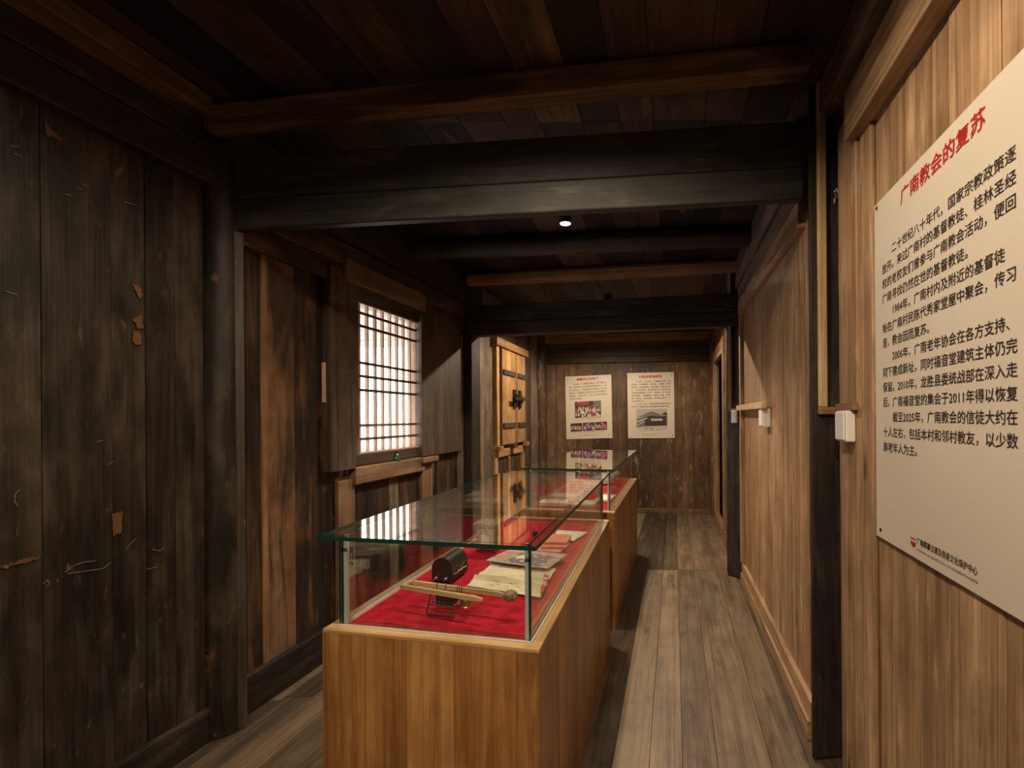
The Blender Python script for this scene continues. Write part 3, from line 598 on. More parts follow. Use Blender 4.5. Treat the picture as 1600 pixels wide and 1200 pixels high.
cross('wooden_beam', 'greybeam', (-1.60, 2.20, 0), (1.03, 2.04, 0.054), 2.346, 2.69, 0.055, 'large grey black double cross beam nearest the camera', 2.49)
cross('wooden_beam', 'blackbeam', (-1.01, 4.58, 0), (1.50, 4.16, 0), 2.255, 2.55, 0.12, 'black double cross beam past the lattice window', 2.39)
cross('ceiling_joist', 'joist', (-1.56, 2.00, 0), (0.90, 1.72, 0.038), 2.698, 2.80, 0.085, 'brown squared joist in front of the large cross beam', tone=0.6)
cross('ceiling_joist', 'blackbeam', (-1.25, 3.58, 0), (1.36, 3.34, 0), 2.69, 2.838, 0.15, 'round black joist behind the small downlight', round_=True)
cross('ceiling_joist', 'joistpale', (-0.97, 4.44, 0), (1.50, 4.06, 0), 2.715, 2.838, 0.11, 'reddish brown joist just before the black double beam', round_=True)
cross('ceiling_joist', 'joist', (-1.9, 0.2, 0), (0.75, -0.05, 0), 2.735, 2.838, 0.085, 'brown joist overhead near the camera')
cross('ceiling_joist', 'blackbeam', (-0.55, 6.0, 0), (1.9, 5.7, 0), 2.70, 2.838, 0.12, 'black joist in the far bay')

# wall behind the camera and the added backing that blocks light
mb = MB()
for k in range(16): mb.hexa(V((-2.9 + 0.25 * k, -1.98, 0)), (0, 0, 2.84), (0.249, 0, 0), (0, 0.03, 0))
mb.build('wall_near', 'sootbrown', kind='structure', label='plank wall behind the camera', category='wall')
mb = MB()                                                     # added dark backing behind the planks, keeps light from leaking through gaps
for W_, y0, y1, skip in ((L1, -2.0, 2.3, None), (L2, 2.2, 4.75, (yW0 - 0.05, yW1 + 0.05)), (L3, 4.6, 7.4, None), (R1, -2.0, 2.25, None), (R2, 2.1, 4.3, None), (R3, 4.15, yA - 0.02, None), (R3, yB + 0.02, 7.2, None)):
    if skip:
        for a, b, z0, z1 in ((y0, skip[0], 0, 2.9), (skip[1], y1, 0, 2.9), (skip[0], skip[1], 0, zW0 - 0.06), (skip[0], skip[1], zW1 + 0.06, 2.9)):
            mb.hexa(W_.p(a, z0, -0.09), (0, 0, z1 - z0), W_.p(b) - W_.p(a), W_.n * 0.02)
    else: mb.hexa(W_.p(y0, 0, -0.12), (0, 0, 2.9), W_.p(y1) - W_.p(y0), W_.n * 0.02)
mb.hexa(ep(-0.3, 0, -0.12), (0, 0, 2.9), ENDT * (EW + 0.8), ENDN * 0.02)
mb.build('trim_3', 'blackbeam', kind='structure', label='added dark backing behind the plank walls against light leaks', category='wall')

# ------------------------------------------------------------------ downlights
for k, (c, lab) in enumerate(zip(DL, ('small black downlight on the ceiling nearest the camera', 'small black downlight with a lit lens behind the large cross beam', 'small black downlight in the far bay beyond the black beam', 'small black downlight added unseen on the ceiling behind the camera'))):
    r = empty('downlight', V((c[0], c[1], 2.775)), lab, 'lamp', group='ceiling downlights'); bpy.context.view_layer.update()
    mb = MB(); mb.lathe((c[0], c[1], 2.775), UPZ, [(0.038, 0.0), (0.042, 0.0), (0.042, 0.064)], 24, cap=False); mb.lathe((c[0], c[1], 2.79), UPZ, [(0.0395, 0), (0.0395, 0.002)], 24)
    mb.build('housing', 'lampbody', r, smooth=True)
    mb = MB(); mb.lathe((c[0], c[1], 2.7765), UPZ, [(0.036, 0), (0.036, 0.01)], 24); mb.build('lens', 'lens', r)

# ------------------------------------------------------------------ text helper
def text_tris(s, res=2):
    c = bpy.data.curves.new('tmp', 'FONT'); c.body = s; c.size = 1; c.resolution_u = res
    o = bpy.data.objects.new('tmp', c); COL.objects.link(o)
    m = o.evaluated_get(bpy.context.evaluated_depsgraph_get()).to_mesh()
    vs = [v.co.copy() for v in m.vertices]; fs = [tuple(p.vertices) for p in m.polygons]
    bpy.data.objects.remove(o); bpy.data.curves.remove(c); return vs, fs
def put_text(mb, s, o, ex, ey, n, size, sx=1.0, mi=0, res=2, bold=0.0, shear=0.0, fit=None, track=0.0):
    """s written from o along ex; fit = total width in metres"""
    vs, fs = text_tris(s, res)
    if fit: sx = fit / (max(v.x for v in vs) * size)
    cop = [(0, 0)] if not bold else [(-bold, 0), (bold, 0), (0, bold), (0, -bold)]
    for k, (bx, by) in enumerate(cop):
        pts = [o + ex * ((v.x + bx + v.y * shear) * size * sx) + ey * ((v.y + by) * size) + n * (0.00015 * k) for v in vs]
        mb.add(pts, fs, [tuple(p) for p in pts], 0.5, mi)

# ------------------------------------------------------------------ the large text panel
PNL = R1.px(1371, 323); PNB = R1.px(1378, 838); zT, zB_ = PNL.z, PNB.z; yL = 1.587; PW = 0.80
OFF = 0.012
r = empty('text_panel', R1.p(yL - PW / 2, zB_, 0.0), 'large cream text panel with a red title on the light plank wall', 'sign'); bpy.context.view_layer.update()
t_ = -R1.t                                                    # reading direction comes towards the camera
mb = MB(); mb.hexa(R1.p(yL, zB_, 0.004), UPZ * (zT - zB_), t_ * PW, R1.n * 0.008); mb.build('board', 'board', r, bevel=0.0015)
def pp(px_, py_, off=OFF + 0.0006): q = R1.px(px_, py_); return R1.p(q.y, q.z, off)
rows = ['　　二十世纪八十年代，国家宗教政策逐', '放开。来过广南村的基督教徒、桂林圣经', '校的老校友们曾参与广南教会活动，便回', '广南寻找仍然在世的基督教徒。', '　　1984年，广南村内及附近的基督徒', '始在广南村民陈代秀家堂屋中聚会，传习',
        '音，教会因而复苏。', '　　2006年，广南老年协会在各方支持、', '同下建成新址，同时福音堂建筑主体仍完', '保留。2010年，龙胜县委统战部在深入走', '后，广南福音堂的集会于2011年得以恢复', '　　截至2025年，广南教会的信徒大约在', '十人左右，包括本村和邻村教友，以少数', '族老年人为主。']
q1 = R1.px(1385, 399.2); q14 = R1.px(1387, 697.5); dz = (q1.z - q14.z) / 13; EM = 0.0345
mb = MB()
for k, s in enumerate(rows):
    o_ = R1.p(q1.y, q1.z - dz * k - 0.36 * EM, OFF + 0.0006); sx = 1.0
    put_text(mb, s, o_, t_, UPZ, R1.n, EM * 0.97, 1.03, 0, 2, bold=0.008)
mb.build('body_text', 'ink', r)
mb = MB(); a = pp(1414.5, 306); b = pp(1551, 190); wtit = (b - a).length
put_text(mb, '广南教会的复苏', R1.p(a.y, a.z - 0.023, OFF + 0.0006), t_, UPZ, R1.n, 0.052, fit=abs((b - a).dot(t_)), bold=0.022, shear=0.0)
mb.build('title_text', 'redink', r)
mb = MB(); a = pp(1441, 853); b = pp(1538.5, 892)
put_text(mb, '广南侗寨古建及民俗文化保护中心', R1.p(a.y, a.z + 0.006, OFF + 0.0006), t_, UPZ, R1.n, 0.021, fit=(b - a).dot(t_), bold=0.006, shear=0.1)
a = pp(1440, 858); put_text(mb, 'GUANGNAN DONG ARCHITECTURE & CULTURE PRESERVATION CENTER', R1.p(a.y, a.z - 0.004, OFF + 0.0006), t_, UPZ, R1.n, 0.0095, fit=(pp(1540, 900) - a).dot(t_), res=1)
mb.build('organisation_name', 'ink', r)
c = pp(1434.7, 845); rr = 0.0165
def disc(mb, c, ex, ey, n_, rad, a0, a1, mi, sq=1.0):
    pts = [c + ex * math.cos(a0 + (a1 - a0) * k / 20) * rad + ey * math.sin(a0 + (a1 - a0) * k / 20) * rad * sq for k in range(21)]; mb.poly(pts, mi)
mb = MB(); disc(mb, c, t_, UPZ, R1.n, rr, 0.0, 2 * math.pi * 20 / 21, 1); n5 = R1.n * 0.0003
disc(mb, c + n5 - UPZ * 0.003, t_, UPZ, R1.n, rr * 0.93, math.pi * 1.0, math.pi * 2.0, 0)
mb.poly([c + n5 - t_ * rr * 0.95 + UPZ * 0.003, c + n5 + t_ * rr * 0.95 + UPZ * 0.003, c + n5 + t_ * rr * 0.7 + UPZ * 0.008, c + n5 + t_ * 0.2 * rr + UPZ * 0.006, c + n5 - t_ * 0.1 * rr + UPZ * 0.010, c + n5 - t_ * 0.4 * rr + UPZ * 0.006, c + n5 - t_ * rr * 0.8 + UPZ * 0.009], 0)
mb.build('emblem', ['redink', 'board'], r)
for q in (pp(1376.5, 325), pp(1383, 828), pp(1376.5, 325) + t_ * (PW - 0.03), pp(1383, 828) + t_ * (PW - 0.04)):
    mb = MB(); mb.lathe(q, R1.n, [(0.006, 0), (0.006, 0.002), (0.003, 0.003)], 12); mb.build('screw', 'screw', r)

# ------------------------------------------------------------------ the two posters on the far wall
def eproj(px_, py_, off):
    x, q = ray(px_, py_); P0 = ENDL + ENDN * off; t = (x * P0.y - P0.x) / (ENDT.x - x * ENDT.y); p = P0 + ENDT * t; return V((p.x, p.y, H + q * p.y))
def poster(corners, label, title, rows, tsx):
    tl, tr, br, bl = [eproj(px_, py_, 0.012) for px_, py_ in corners]
    ex = (tr - tl).normalized(); ey = UPZ - ex * ex.z; ey.normalize(); W_ = (tr - tl).length; H_ = (tl - bl).length
    ey = (tl - bl).normalized(); n_ = ENDN
    r = empty('poster', (bl + br) / 2 - ENDN * 0.008, label, 'poster', group=None); bpy.context.view_layer.update()
    mb = MB(); mb.hexa(bl - n_ * 0.006, tl - bl, br - bl, n_ * 0.006); mb.build('board', 'board', r, bevel=0.001)
    def uv(u, v_, k=1): return tl + ex * (u * W_) - ey * (v_ * H_) + n_ * (0.0009 * k)
    mb = MB(); put_text(mb, title, uv(tsx[0], 0.078), ex, ey, n_, 0.042, fit=W_ * (tsx[1] - tsx[0]), bold=0.03); mb.build('title_text', 'redink', r)
    mb = MB()
    for k, s in enumerate(rows[0]): put_text(mb, s, uv(rows[1], rows[2] + rows[3] * k), ex, ey, n_, rows[4], fit=(W_ * 0.84 * rows[5][k]), res=1, bold=0.012)
    mb.build('body_text', 'greyink', r)
    for u, v_ in ((0.06, 0.05), (0.95, 0.045), (0.06, 0.97), (0.95, 0.965)):
        mb = MB(); mb.lathe(uv(u, v_, 0.3), n_, [(0.007, 0), (0.007, 0.002)], 10); mb.build('screw', 'screw', r)
    return r, uv
p1, uv = poster(((883, 588.5), (953, 583.5), (957, 684.5), (885, 686.5)), 'left cream poster on the far wall with a colour group photo', '侗寨的公共客厅',
    (['　　1984年，广南教友借用了活村委办公', '楼，支部作为广南小学校的教室使用，2004', '年归还以后，广南村委会改造修缮，从此有', '要论坛。现教堂与村委老年协会共同使用之', '教堂等，一样设文具，成为了广南村民最活', '动的公共客厅。'], 0.085, 0.145, 0.046, 0.0265, (1, 1, 1, 1, 1, 0.37)), (0.25, 0.74))
def quad(mb, uv, u0, v0, u1, v1, mi, k=1): mb.poly([uv(u0, v1, k), uv(u1, v1, k), uv(u1, v0, k), uv(u0, v0, k)], mi)
PM = ['ph_dark', 'ph_grey', 'ph_pale', 'ph_red', 'ph_pink', 'ph_blue', 'ph_green', 'ph_yellow', 'ph_skin', 'ph_ground', 'ph_white', 'ph_sky']
def figure(mb, uv, u, v_, s, mi, k):
    mb.poly([uv(u - 0.018 * s, v_ + 0.05 * s, k), uv(u + 0.018 * s, v_ + 0.05 * s, k), uv(u + 0.015 * s, v_ + 0.008 * s, k), uv(u - 0.015 * s, v_ + 0.008 * s, k)], mi)
    pts = [uv(u + 0.010 * s * math.cos(a * math.pi / 4), v_ - 0.002 * s + 0.009 * s * math.sin(-a * math.pi / 4), k + 0.2) for a in range(8)]; mb.poly(pts, 8)
mb = MB(); quad(mb, uv, 0.205, 0.415, 0.79, 0.685, 0, 1); quad(mb, uv, 0.62, 0.415, 0.79, 0.60, 1, 1.3)
mb.poly([uv(0.205, 0.685, 1.6), uv(0.79, 0.685, 1.6), uv(0.79, 0.635, 1.6), uv(0.205, 0.67, 1.6)], 9)
mb.poly([uv(0.23, 0.47, 1.6), uv(0.52, 0.472, 1.6), uv(0.52, 0.425, 1.6), uv(0.26, 0.418, 1.6)], 3)
for row, (v0, n) in enumerate(((0.505, 9), (0.535, 12), (0.57, 13), (0.605, 12))):
    for k in range(n): figure(mb, uv, 0.24 + (0.06 if row == 0 else 0) + (0.49 - (0.1 if row == 0 else 0)) * k / (n - 1) + R.uniform(-0.01, 0.01), v0 + R.uniform(-0.012, 0.012), 0.95, R.choice((10, 10, 2, 0, 1, 10, 0, 3)), 2 + row * 0.5)
mb.build('group_photo', PM, p1)
for k, (cols, u0) in enumerate((((3, 6, 10, 3, 4), 0.10), ((4, 5, 5, 4, 10), 0.375), ((7, 4, 5, 4, 7), 0.65))):
    mb = MB(); quad(mb, uv, u0, 0.752, u0 + 0.262, 0.885, 0, 1)
    for j in range(11): figure(mb, uv, u0 + 0.03 + 0.2 * j / 10, 0.79 + R.uniform(0, 0.035), 0.95, R.choice(cols), 1.5 + 0.1 * j)
    if k: mb.poly([uv(u0 + 0.03, 0.80, 3), uv(u0 + 0.12, 0.795, 3), uv(u0 + 0.17, 0.77, 3), uv(u0 + 0.11, 0.76, 3)] if k == 1 else [uv(u0 + 0.12, 0.775, 3), uv(u0 + 0.22, 0.825, 3), uv(u0 + 0.245, 0.81, 3), uv(u0 + 0.14, 0.756, 3)], 4)
    mb.build('event_photo', PM, p1)
mb = MB(); put_text(mb, '2011年，广南福音堂举行恢复庆典合影（资料照片）', uv(0.21, 0.713), ex_ := (uv(1, 0.7) - uv(0, 0.7)).normalized(), UPZ, ENDN, 0.013, fit=0.40, res=1)
mb.build('caption_text', 'greyink', p1); mb = MB(); put_text(mb, '2015年，广南教会信徒在福音堂聚会活动（资料照片）', uv(0.14, 0.908), ex_, UPZ, ENDN, 0.013, fit=0.50, res=1); mb.build('caption_text', 'greyink', p1)
mb = MB(); put_text(mb, '广南侗寨古建及民俗文化保护中心', uv(0.36, 0.957), ex_, UPZ, ENDN, 0.014, fit=0.22, res=1); mb.build('organisation_name', 'greyink', p1)
mb = MB(); disc(mb, uv(0.325, 0.953), ex_, UPZ, ENDN, 0.008, 0, 6, 0); mb.build('emblem', 'redink', p1)
p2, uv = poster(((980, 583), (1053, 581), (1054.5, 684.5), (981.5, 685)), 'right cream poster on the far wall with a black and white house photo', '村委保留福音堂',
    (['　　1954年—1962年，广南教会的信一些', '传道人（包括梅恩、安光南、石耀章）被打', '倒迫害，迫害被遣散。教会解散，福音堂止步', '坊。大跃进期间，福音堂被改为大炼钢中国', '早期的基督教路（大队、供销社）办公场所', '被改食堂、仓储建筑、宗教之木器、剩余', '等，后来社，储存食堂，进行政治宣传，文', '艺汇演等活动。', '　　1972年1990s，至教联教堂被福人民政', '府认为广南福音堂为龙胜县级文物保护单位。'], 0.085, 0.145, 0.0425, 0.0255, (1, 1, 1, 1, 1, 1, 1, 0.34, 1, 0.97)), (0.25, 0.74))
mb = MB(); quad(mb, uv, 0.185, 0.555, 0.845, 0.86, 11, 1)
def pg(pts, mi, k): mb.poly([uv(u, v_, k) for u, v_ in pts][::-1], mi)
pg([(0.185, 0.86), (0.185, 0.71), (0.42, 0.655), (0.845, 0.655), (0.845, 0.86)], 1, 1.5)
pg([(0.20, 0.685), (0.45, 0.605), (0.50, 0.592), (0.56, 0.60), (0.74, 0.655), (0.74, 0.672), (0.47, 0.65)], 1, 2.4)
pg([(0.72, 0.645), (0.80, 0.605), (0.845, 0.62), (0.845, 0.65)], 0, 2.2)
pg([(0.36, 0.815), (0.36, 0.69), (0.48, 0.655), (0.74, 0.675), (0.82, 0.66), (0.82, 0.815)], 0, 2.8)
pg([(0.185, 0.74), (0.42, 0.685), (0.42, 0.70), (0.185, 0.765)], 2, 3.0); pg([(0.20, 0.79), (0.36, 0.735), (0.36, 0.745), (0.20, 0.81)], 2, 3.0)
for k in range(9): quad(mb, uv, 0.505 + 0.027 * k, 0.70 + 0.006 * (k % 3), 0.527 + 0.027 * k, 0.735, 10, 3.2)
pg([(0.185, 0.86), (0.185, 0.83), (0.45, 0.82), (0.845, 0.81), (0.845, 0.86)], 2, 3.4)
for k in range(12): pg([(0.32 + 0.018 * k, 0.86), (0.33 + 0.018 * k, 0.835 + 0.01 * (k % 2)), (0.345 + 0.018 * k, 0.86)], 0 if k % 3 else 10, 3.8)
mb.build('house_photo', PM, p2)
mb = MB(); put_text(mb, '1950年代的广南福音堂（资料照片）', uv(0.25, 0.893), ex_, UPZ, ENDN, 0.013, fit=0.35, res=1); mb.build('caption_text', 'greyink', p2); mb = MB(); put_text(mb, '广南侗寨古建及民俗文化保护中心', uv(0.36, 0.957), ex_, UPZ, ENDN, 0.014, fit=0.22, res=1); mb.build('organisation_name', 'greyink', p2)
mb = MB(); disc(mb, uv(0.325, 0.953), ex_, UPZ, ENDN, 0.008, 0, 6, 0); mb.build('emblem', 'redink', p2)

# ------------------------------------------------------------------ conduits and switch boxes
mb = MB()
a = NP0 + NPw * 0.035
zc = at_y(1285, 632, 1.96).z
mb.hexa(a + NPn * 0.003 + UPZ * (zc - 0.01), UPZ * (at_y(1285, 80, 1.96).z - zc), NPw * 0.032, NPn * 0.018, 0, 0.5)
o = mb.build('cable_conduit', 'cedarstrip', bevel=0.002, label='pale wooden cable conduit up the black post by the text panel', category='conduit')
mb = MB(); mb.hexa(a + NPn * 0.003 + UPZ * (zc - 0.042) - NPw * 0.004, NPw * 0.085, UPZ * 0.03, NPn * 0.024, 0, 0.6); mb.build('conduit_arm', 'joistpale', o, bevel=0.003)
mb = MB(); q = a + NPn * 0.012 + UPZ * (at_y(1300, 300, 1.96).z)
for k, m_ in enumerate((0, 1, 2, 0)): mb.tube([q + NPw * (0.073 + 0.006 * j) + UPZ * (0.012 * math.sin(j * 1.7 + k) - 0.01 * k) + NPn * 0.008 * math.sin(j + k) for j in range(7)], 0.003, 6, m_)
mb.tube([q + NPw * 0.10 + UPZ * -0.02, q + NPw * 0.095 + UPZ * -0.05, q + NPw * 0.105 + UPZ * -0.09], 0.0025, 6, 0)
mb.build('cable_bundle', ['cable', 'cableblue', 'cablered'], label='tangle of thin cables tied to the black post by the text panel', category='cable')
def switch(c, ex, n_, w_, h_, d_, label):
    r = empty('switch_box', c, label, 'switch'); bpy.context.view_layer.update()
    mb = MB(); mb.hexa(c - ex * w_ / 2, UPZ * h_, ex * w_, n_ * d_); mb.build('box_body', 'plastic', r, bevel=0.004)
    mb = MB(); mb.hexa(c - ex * w_ * 0.43 + UPZ * h_ * 0.05 + n_ * (d_ + 0.0008), UPZ * h_ * 0.9, ex * w_ * 0.86, n_ * 0.006); mb.build('face_plate', 'plastic', r, bevel=0.003)
    return r
ya, yb = R1.px(1339, 660, 0.031).y - 0.0, R1.px(1306, 660, 0.069).y
mb = MB(); mb.hexa(R1.p(R1.px(1337, 636, 0.045).y, at_y(1330, 641, ya).z, 0.0306), R1.p(R1.px(1314, 636, 0.031).y) - R1.p(R1.px(1337, 636, 0.045).y), UPZ * 0.028, R1.n * 0.02, 0, 0.7); mb.build('conduit_arm', 'joistpale', o, bevel=0.003)
qa = R1.p((ya + yb) / 2 + 0.004, at_y(1330, 691, ya).z, 0.0306)
switch(qa, -R1.t, R1.n, abs(yb - ya), 0.116, 0.032, 'white switch box under the conduit beside the large text panel')
zq = at_y(1190, 635, 3.3).z
mb = MB(); q = FP + FPw * 0.03 + FPn * 0.004
zc2 = at_y(1143, 638, 4.2).z
mb.hexa(q + UPZ * zc2, UPZ * (at_y(1143, 402, 4.2).z - zc2), FPw * 0.03, FPn * 0.02, 0, 0.5)
o = mb.build('cable_conduit', 'joistpale', bevel=0.002, label='wooden cable conduit down the black post at the far end of the right wall', category='conduit')
mb = MB(); mb.hexa(q + UPZ * (zc2 - 0.03), FPw * 0.10, UPZ * 0.028, FPn * 0.022, 0, 0.5); mb.build('conduit_arm', 'joistpale', o, bevel=0.003)
y0, y1 = R2.px(1153, 636).y, R2.px(1207, 630).y
mb = MB(); mb.hexa(R2.p(4.05, R2.px(1160, 642).z, 0.034), R2.p(y1) - R2.p(4.05), UPZ * 0.045, R2.n * 0.03, 0, 0.8); mb.build('cable_conduit', 'cedarstrip', bevel=0.005, label='pale bamboo conduit across the plank wall between the two small switch boxes', category='conduit')
qb = FP + FPw * 0.088 + FPn * 0.004 + UPZ * at_y(1155, 661, 4.15).z
switch(qb, FPw, FPn, 0.05, 0.115, 0.03, 'small white switch box on the black post at the far end of the right wall')
ys_ = (R2.px(1196, 650).y + R2.px(1207, 650).y) / 2
switch(R2.p(ys_, R2.px(1204, 667).z, 0.0015), -R2.t, R2.n, 0.12, 0.118, 0.045, 'white switch box on the light plank wall at the end of the bamboo conduit')

# ------------------------------------------------------------------ display cases
def case_axes(FR, BR):
    ey = (BR - FR); ey.z = 0; L = ey.length; ey.normalize(); ex = V((ey.y, -ey.x, 0)); return ex, ey, L
def pane(name, o, U, W, D, parent, edge_dirs=None):
    """glass sheet: the two big faces are clear, the cut edges green"""
    mb = MB(); mb.hexa(o, U, W, D, [1, 1, 0, 1, 0, 1]); return mb.build(name, ['glass', 'glassedge'], parent)
ZT, GH = 0.80, 0.292
def display_case(FR, BR, width, label, lidw, lidl):
    ex, ey, L = case_axes(FR, BR); FL = FR - ex * width; FL.z = 0
    r = empty('display_case', FL, label, 'display case'); r.rotation_euler.z = math.atan2(ex.y, ex.x); bpy.context.view_layer.update()
    def P(u, v_, z): return FL + ex * u + ey * v_ + UPZ * z
    mb = MB(); t = 0.018
    def face(o, along, length, nrm):
        k = 0.0; e = seq(0, length, 0.11, 0.35)
        for a, b in zip(e[:-1], e[1:]): mb.hexa(o + along * a, UPZ * (ZT - 0.012), along * (b - a), nrm * -t)
    face(P(0, 0, 0), ex, width, -ey); face(P(width, t, 0), ey, L - 2 * t, ex); face(P(0, L, 0), ex, width, ey); face(P(0, t, 0), ey, L - 2 * t, -ex)
    mb.build('cabinet', 'case', r)
    mb = MB(); rw = 0.05
    mb.hexa(P(0, 0, ZT - 0.012), ex * width, ey * rw, UPZ * 0.012); mb.hexa(P(0, L - rw, ZT - 0.012), ex * width, ey * rw, UPZ * 0.012)
    mb.hexa(P(0, rw, ZT - 0.012), ey * (L - 2 * rw), ex * rw, UPZ * 0.012); mb.hexa(P(width - rw, rw, ZT - 0.012), ey * (L - 2 * rw), ex * rw, UPZ * 0.012)
    mb.build('rim', 'caserim', r, bevel=0.002)
    g = 0.034; gt = 0.009                                     # glass inset and thickness
    mb = MB(); n = 40; m_ = 90; u0, v0, u1, v1 = rw - 0.004, rw - 0.004, width - rw + 0.004, L - rw + 0.004
    vs = []; fs = []
    for j in range(m_ + 1):
        for i in range(n + 1):
            u, v_ = u0 + (u1 - u0) * i / n, v0 + (v1 - v0) * j / m_
            e = min(i, n - i, j, m_ - j)
            z = ZT - 0.004 + (0.0025 * mnoise.noise(V((u * 9, v_ * 9, FL.x * 7))) + 0.0012 * mnoise.noise(V((u * 31, v_ * 31, 3))) if e else 0)
            vs.append(P(u, v_, z))
    for j in range(m_):
        for i in range(n): q = j * (n + 1) + i; fs.append((q, q + 1, q + n + 2, q + n + 1))
    mb.add(vs, fs, [tuple(v) for v in vs], 0.5); mb.build('velvet_lining', 'felt', r, smooth=True)
    zb, zh = ZT + 0.0005, GH - 0.010
    pane('glass_side', P(g, g, zb), ex * (width - 2 * g), UPZ * zh, ey * gt, r)
    pane('glass_side', P(g, L - g - gt, zb), ex * (width - 2 * g), UPZ * zh, ey * gt, r)
    pane('glass_side', P(g, g + gt + 0.001, zb), ey * (L - 2 * g - 2 * gt - 0.002), UPZ * zh, ex * gt, r)
    pane('glass_side', P(width - g - gt, g + gt + 0.001, zb), ey * (L - 2 * g - 2 * gt - 0.002), UPZ * zh, ex * gt, r)
    ou, ov = (width - lidw) / 2, (L - lidl) / 2
    pane('glass_lid', P(ou, ov, ZT + GH - 0.009), ex * lidw, ey * lidl, UPZ * 0.012, r)
    mb = MB(); s_ = 0.011                                    # silicone in the corners and along the foot
    for u in (g + gt, width - g - gt - s_):
        for v_ in (g + gt + 0.0015, L - g - gt - s_ - 0.0015): mb.hexa(P(u, v_, zb), UPZ * (zh - 0.001), ex * s_, ey * s_)
    s_ = 0.0045; mb.hexa(P(g, g - s_, ZT + 0.0002), ex * (width - 2 * g), ey * s_, UPZ * 0.004); mb.hexa(P(width - g, g, ZT + 0.0002), ey * (L - 2 * g), ex * s_, UPZ * 0.004)
    mb.hexa(P(g + gt, g + gt + 0.01, ZT + 0.0003), ey * (L - 2 * g - 2 * gt - 0.02), ex * s_, UPZ * 0.005)
    mb.build('silicone_seam', 'seam', r)
    return r, P, ex, ey, L
c1, P1, e1x, e1y, LL1 = display_case(at_z(842.5, 1015, ZT), at_z(952, 812, ZT), 0.695, 'long wooden display case with a glass top nearest the camera', 0.695, 1.735)
c2, P2, e2x, e2y, LL2 = display_case(at_z(960, 800.5, ZT), at_z(995, 747.5, ZT), 0.66, 'second wooden glass display case behind, toward the far wall', 0.655, 1.86)
mb = MB(); put_text(mb, 'PICC ©', P1(0.072, 0.0338, 1.047), V((0, 0, -1)), e1x, -e1y, 0.018, res=2, bold=0.03); put_text(mb, '· · · · · · ·', P1(0.061, 0.0338, 1.047), V((0, 0, -1)), e1x, -e1y, 0.010, res=1, bold=0.03)
mb.build('glass_mark', 'ink', c1)

# ------------------------------------------------------------------ exhibits in the near case
ZF = ZT
def on(px_, py_, z=ZF): return at_z(px_, py_, z)
# black arched metal box
q0 = on(690, 912); q1 = on(716, 894.5); ax = e1y.copy(); sx_ = e1x.copy(); q0 = q0 + ax * 0.004
r = empty('metal_box', q0, 'black metal box with an arched top on the red velvet', 'box', rot=math.atan2(ax.y, ax.x) - math.pi / 2); bpy.context.view_layer.update()
def arch(w_, h_, n=16):
    rr_ = w_ / 2; out = [(-rr_, 0.008)]
    for k in range(n + 1): a = math.pi - math.pi * k / n; out.append((math.cos(a) * rr_, h_ - rr_ + math.sin(a) * rr_))
    return out + [(rr_, 0.008)]
def extr(mb, prof, o, ex, L, ax, mi=0):
    pts0 = [o + ex * x + UPZ * z for x, z in prof]; n = len(prof); pts = pts0 + [p + ax * L for p in pts0]
    fs = [tuple(range(n)), tuple(range(n, 2 * n))[::-1]] + [(k, k + n, (k + 1) % n + n, (k + 1) % n) for k in range(n)]
    mb.add(pts, fs, [tuple(p) for p in pts], 0.5, mi)
mb = MB(); extr(mb, arch(0.082, 0.098), q0 + ax * 0.004, sx_, 0.145, ax); mb.build('body', 'blackmetal', r, smooth=True)
mb = MB(); extr(mb, arch(0.087, 0.1005), q0, sx_, 0.0035, ax); mb.build('end_plate', 'blackmetal', r, smooth=True)
for u in (-0.024, 0.018):
    mb = MB(); mb.lathe(q0 + sx_ * u + UPZ * 0.020 - ax * 0.0005, -ax, [(0.006, 0), (0.006, 0.006), (0.0035, 0.008), (0.0035, 0.016)], 10); mb.build('knob', 'steel', r, smooth=True)
for u, v_ in ((-0.03, 0.01), (0.03, 0.01), (-0.03, 0.14), (0.03, 0.14)):
    mb = MB(); mb.lathe(q0 + sx_ * u + ax * v_ + UPZ * 0.001, UPZ, [(0.006, 0), (0.006, 0.0075)], 10); mb.build('foot', 'blackmetal', r)
mb = MB(); mb.tube([q0 + sx_ * 0.0415 + ax * (0.02 + 0.006 * k) + UPZ * (0.03 + 0.003 * math.sin(k)) for k in range(20)], 0.0012, 5); mb.tube([q0 + sx_ * 0.0415 + ax * 0.08 + UPZ * 0.03, q0 + sx_ * 0.0425 + ax * 0.095 + UPZ * 0.045, q0 + sx_ * 0.0425 + ax * 0.12 + UPZ * 0.055], 0.0012, 5); mb.build('wire_latch', 'steel', r)
# perforated tin stove box
q0 = on(758, 864); q0 = q0 + e1y * 0.05
r = empty('tin_stove', q0, 'small rusty square tin stove with a pierced flared rim near the case middle', 'stove', rot=math.atan2(e1x.y, e1x.x)); bpy.context.view_layer.update()
def boxc(mb, c, ex, ey, wx, wy, z0, z1, mi=0, top=None):
    k = top or 1.0
    b = [c - ex * wx / 2 - ey * wy / 2 + UPZ * z0, c + ex * wx / 2 - ey * wy / 2 + UPZ * z0, c + ex * wx / 2 + ey * wy / 2 + UPZ * z0, c - ex * wx / 2 + ey * wy / 2 + UPZ * z0]
    tp = [c - ex * wx / 2 * k - ey * wy / 2 * k + UPZ * z1, c + ex * wx / 2 * k - ey * wy / 2 * k + UPZ * z1, c + ex * wx / 2 * k + ey * wy / 2 * k + UPZ * z1, c - ex * wx / 2 * k + ey * wy / 2 * k + UPZ * z1]
    mb.hexa(b[0], UPZ * (z1 - z0), b[1] - b[0], b[3] - b[0], mi, 0.5, top=tp)
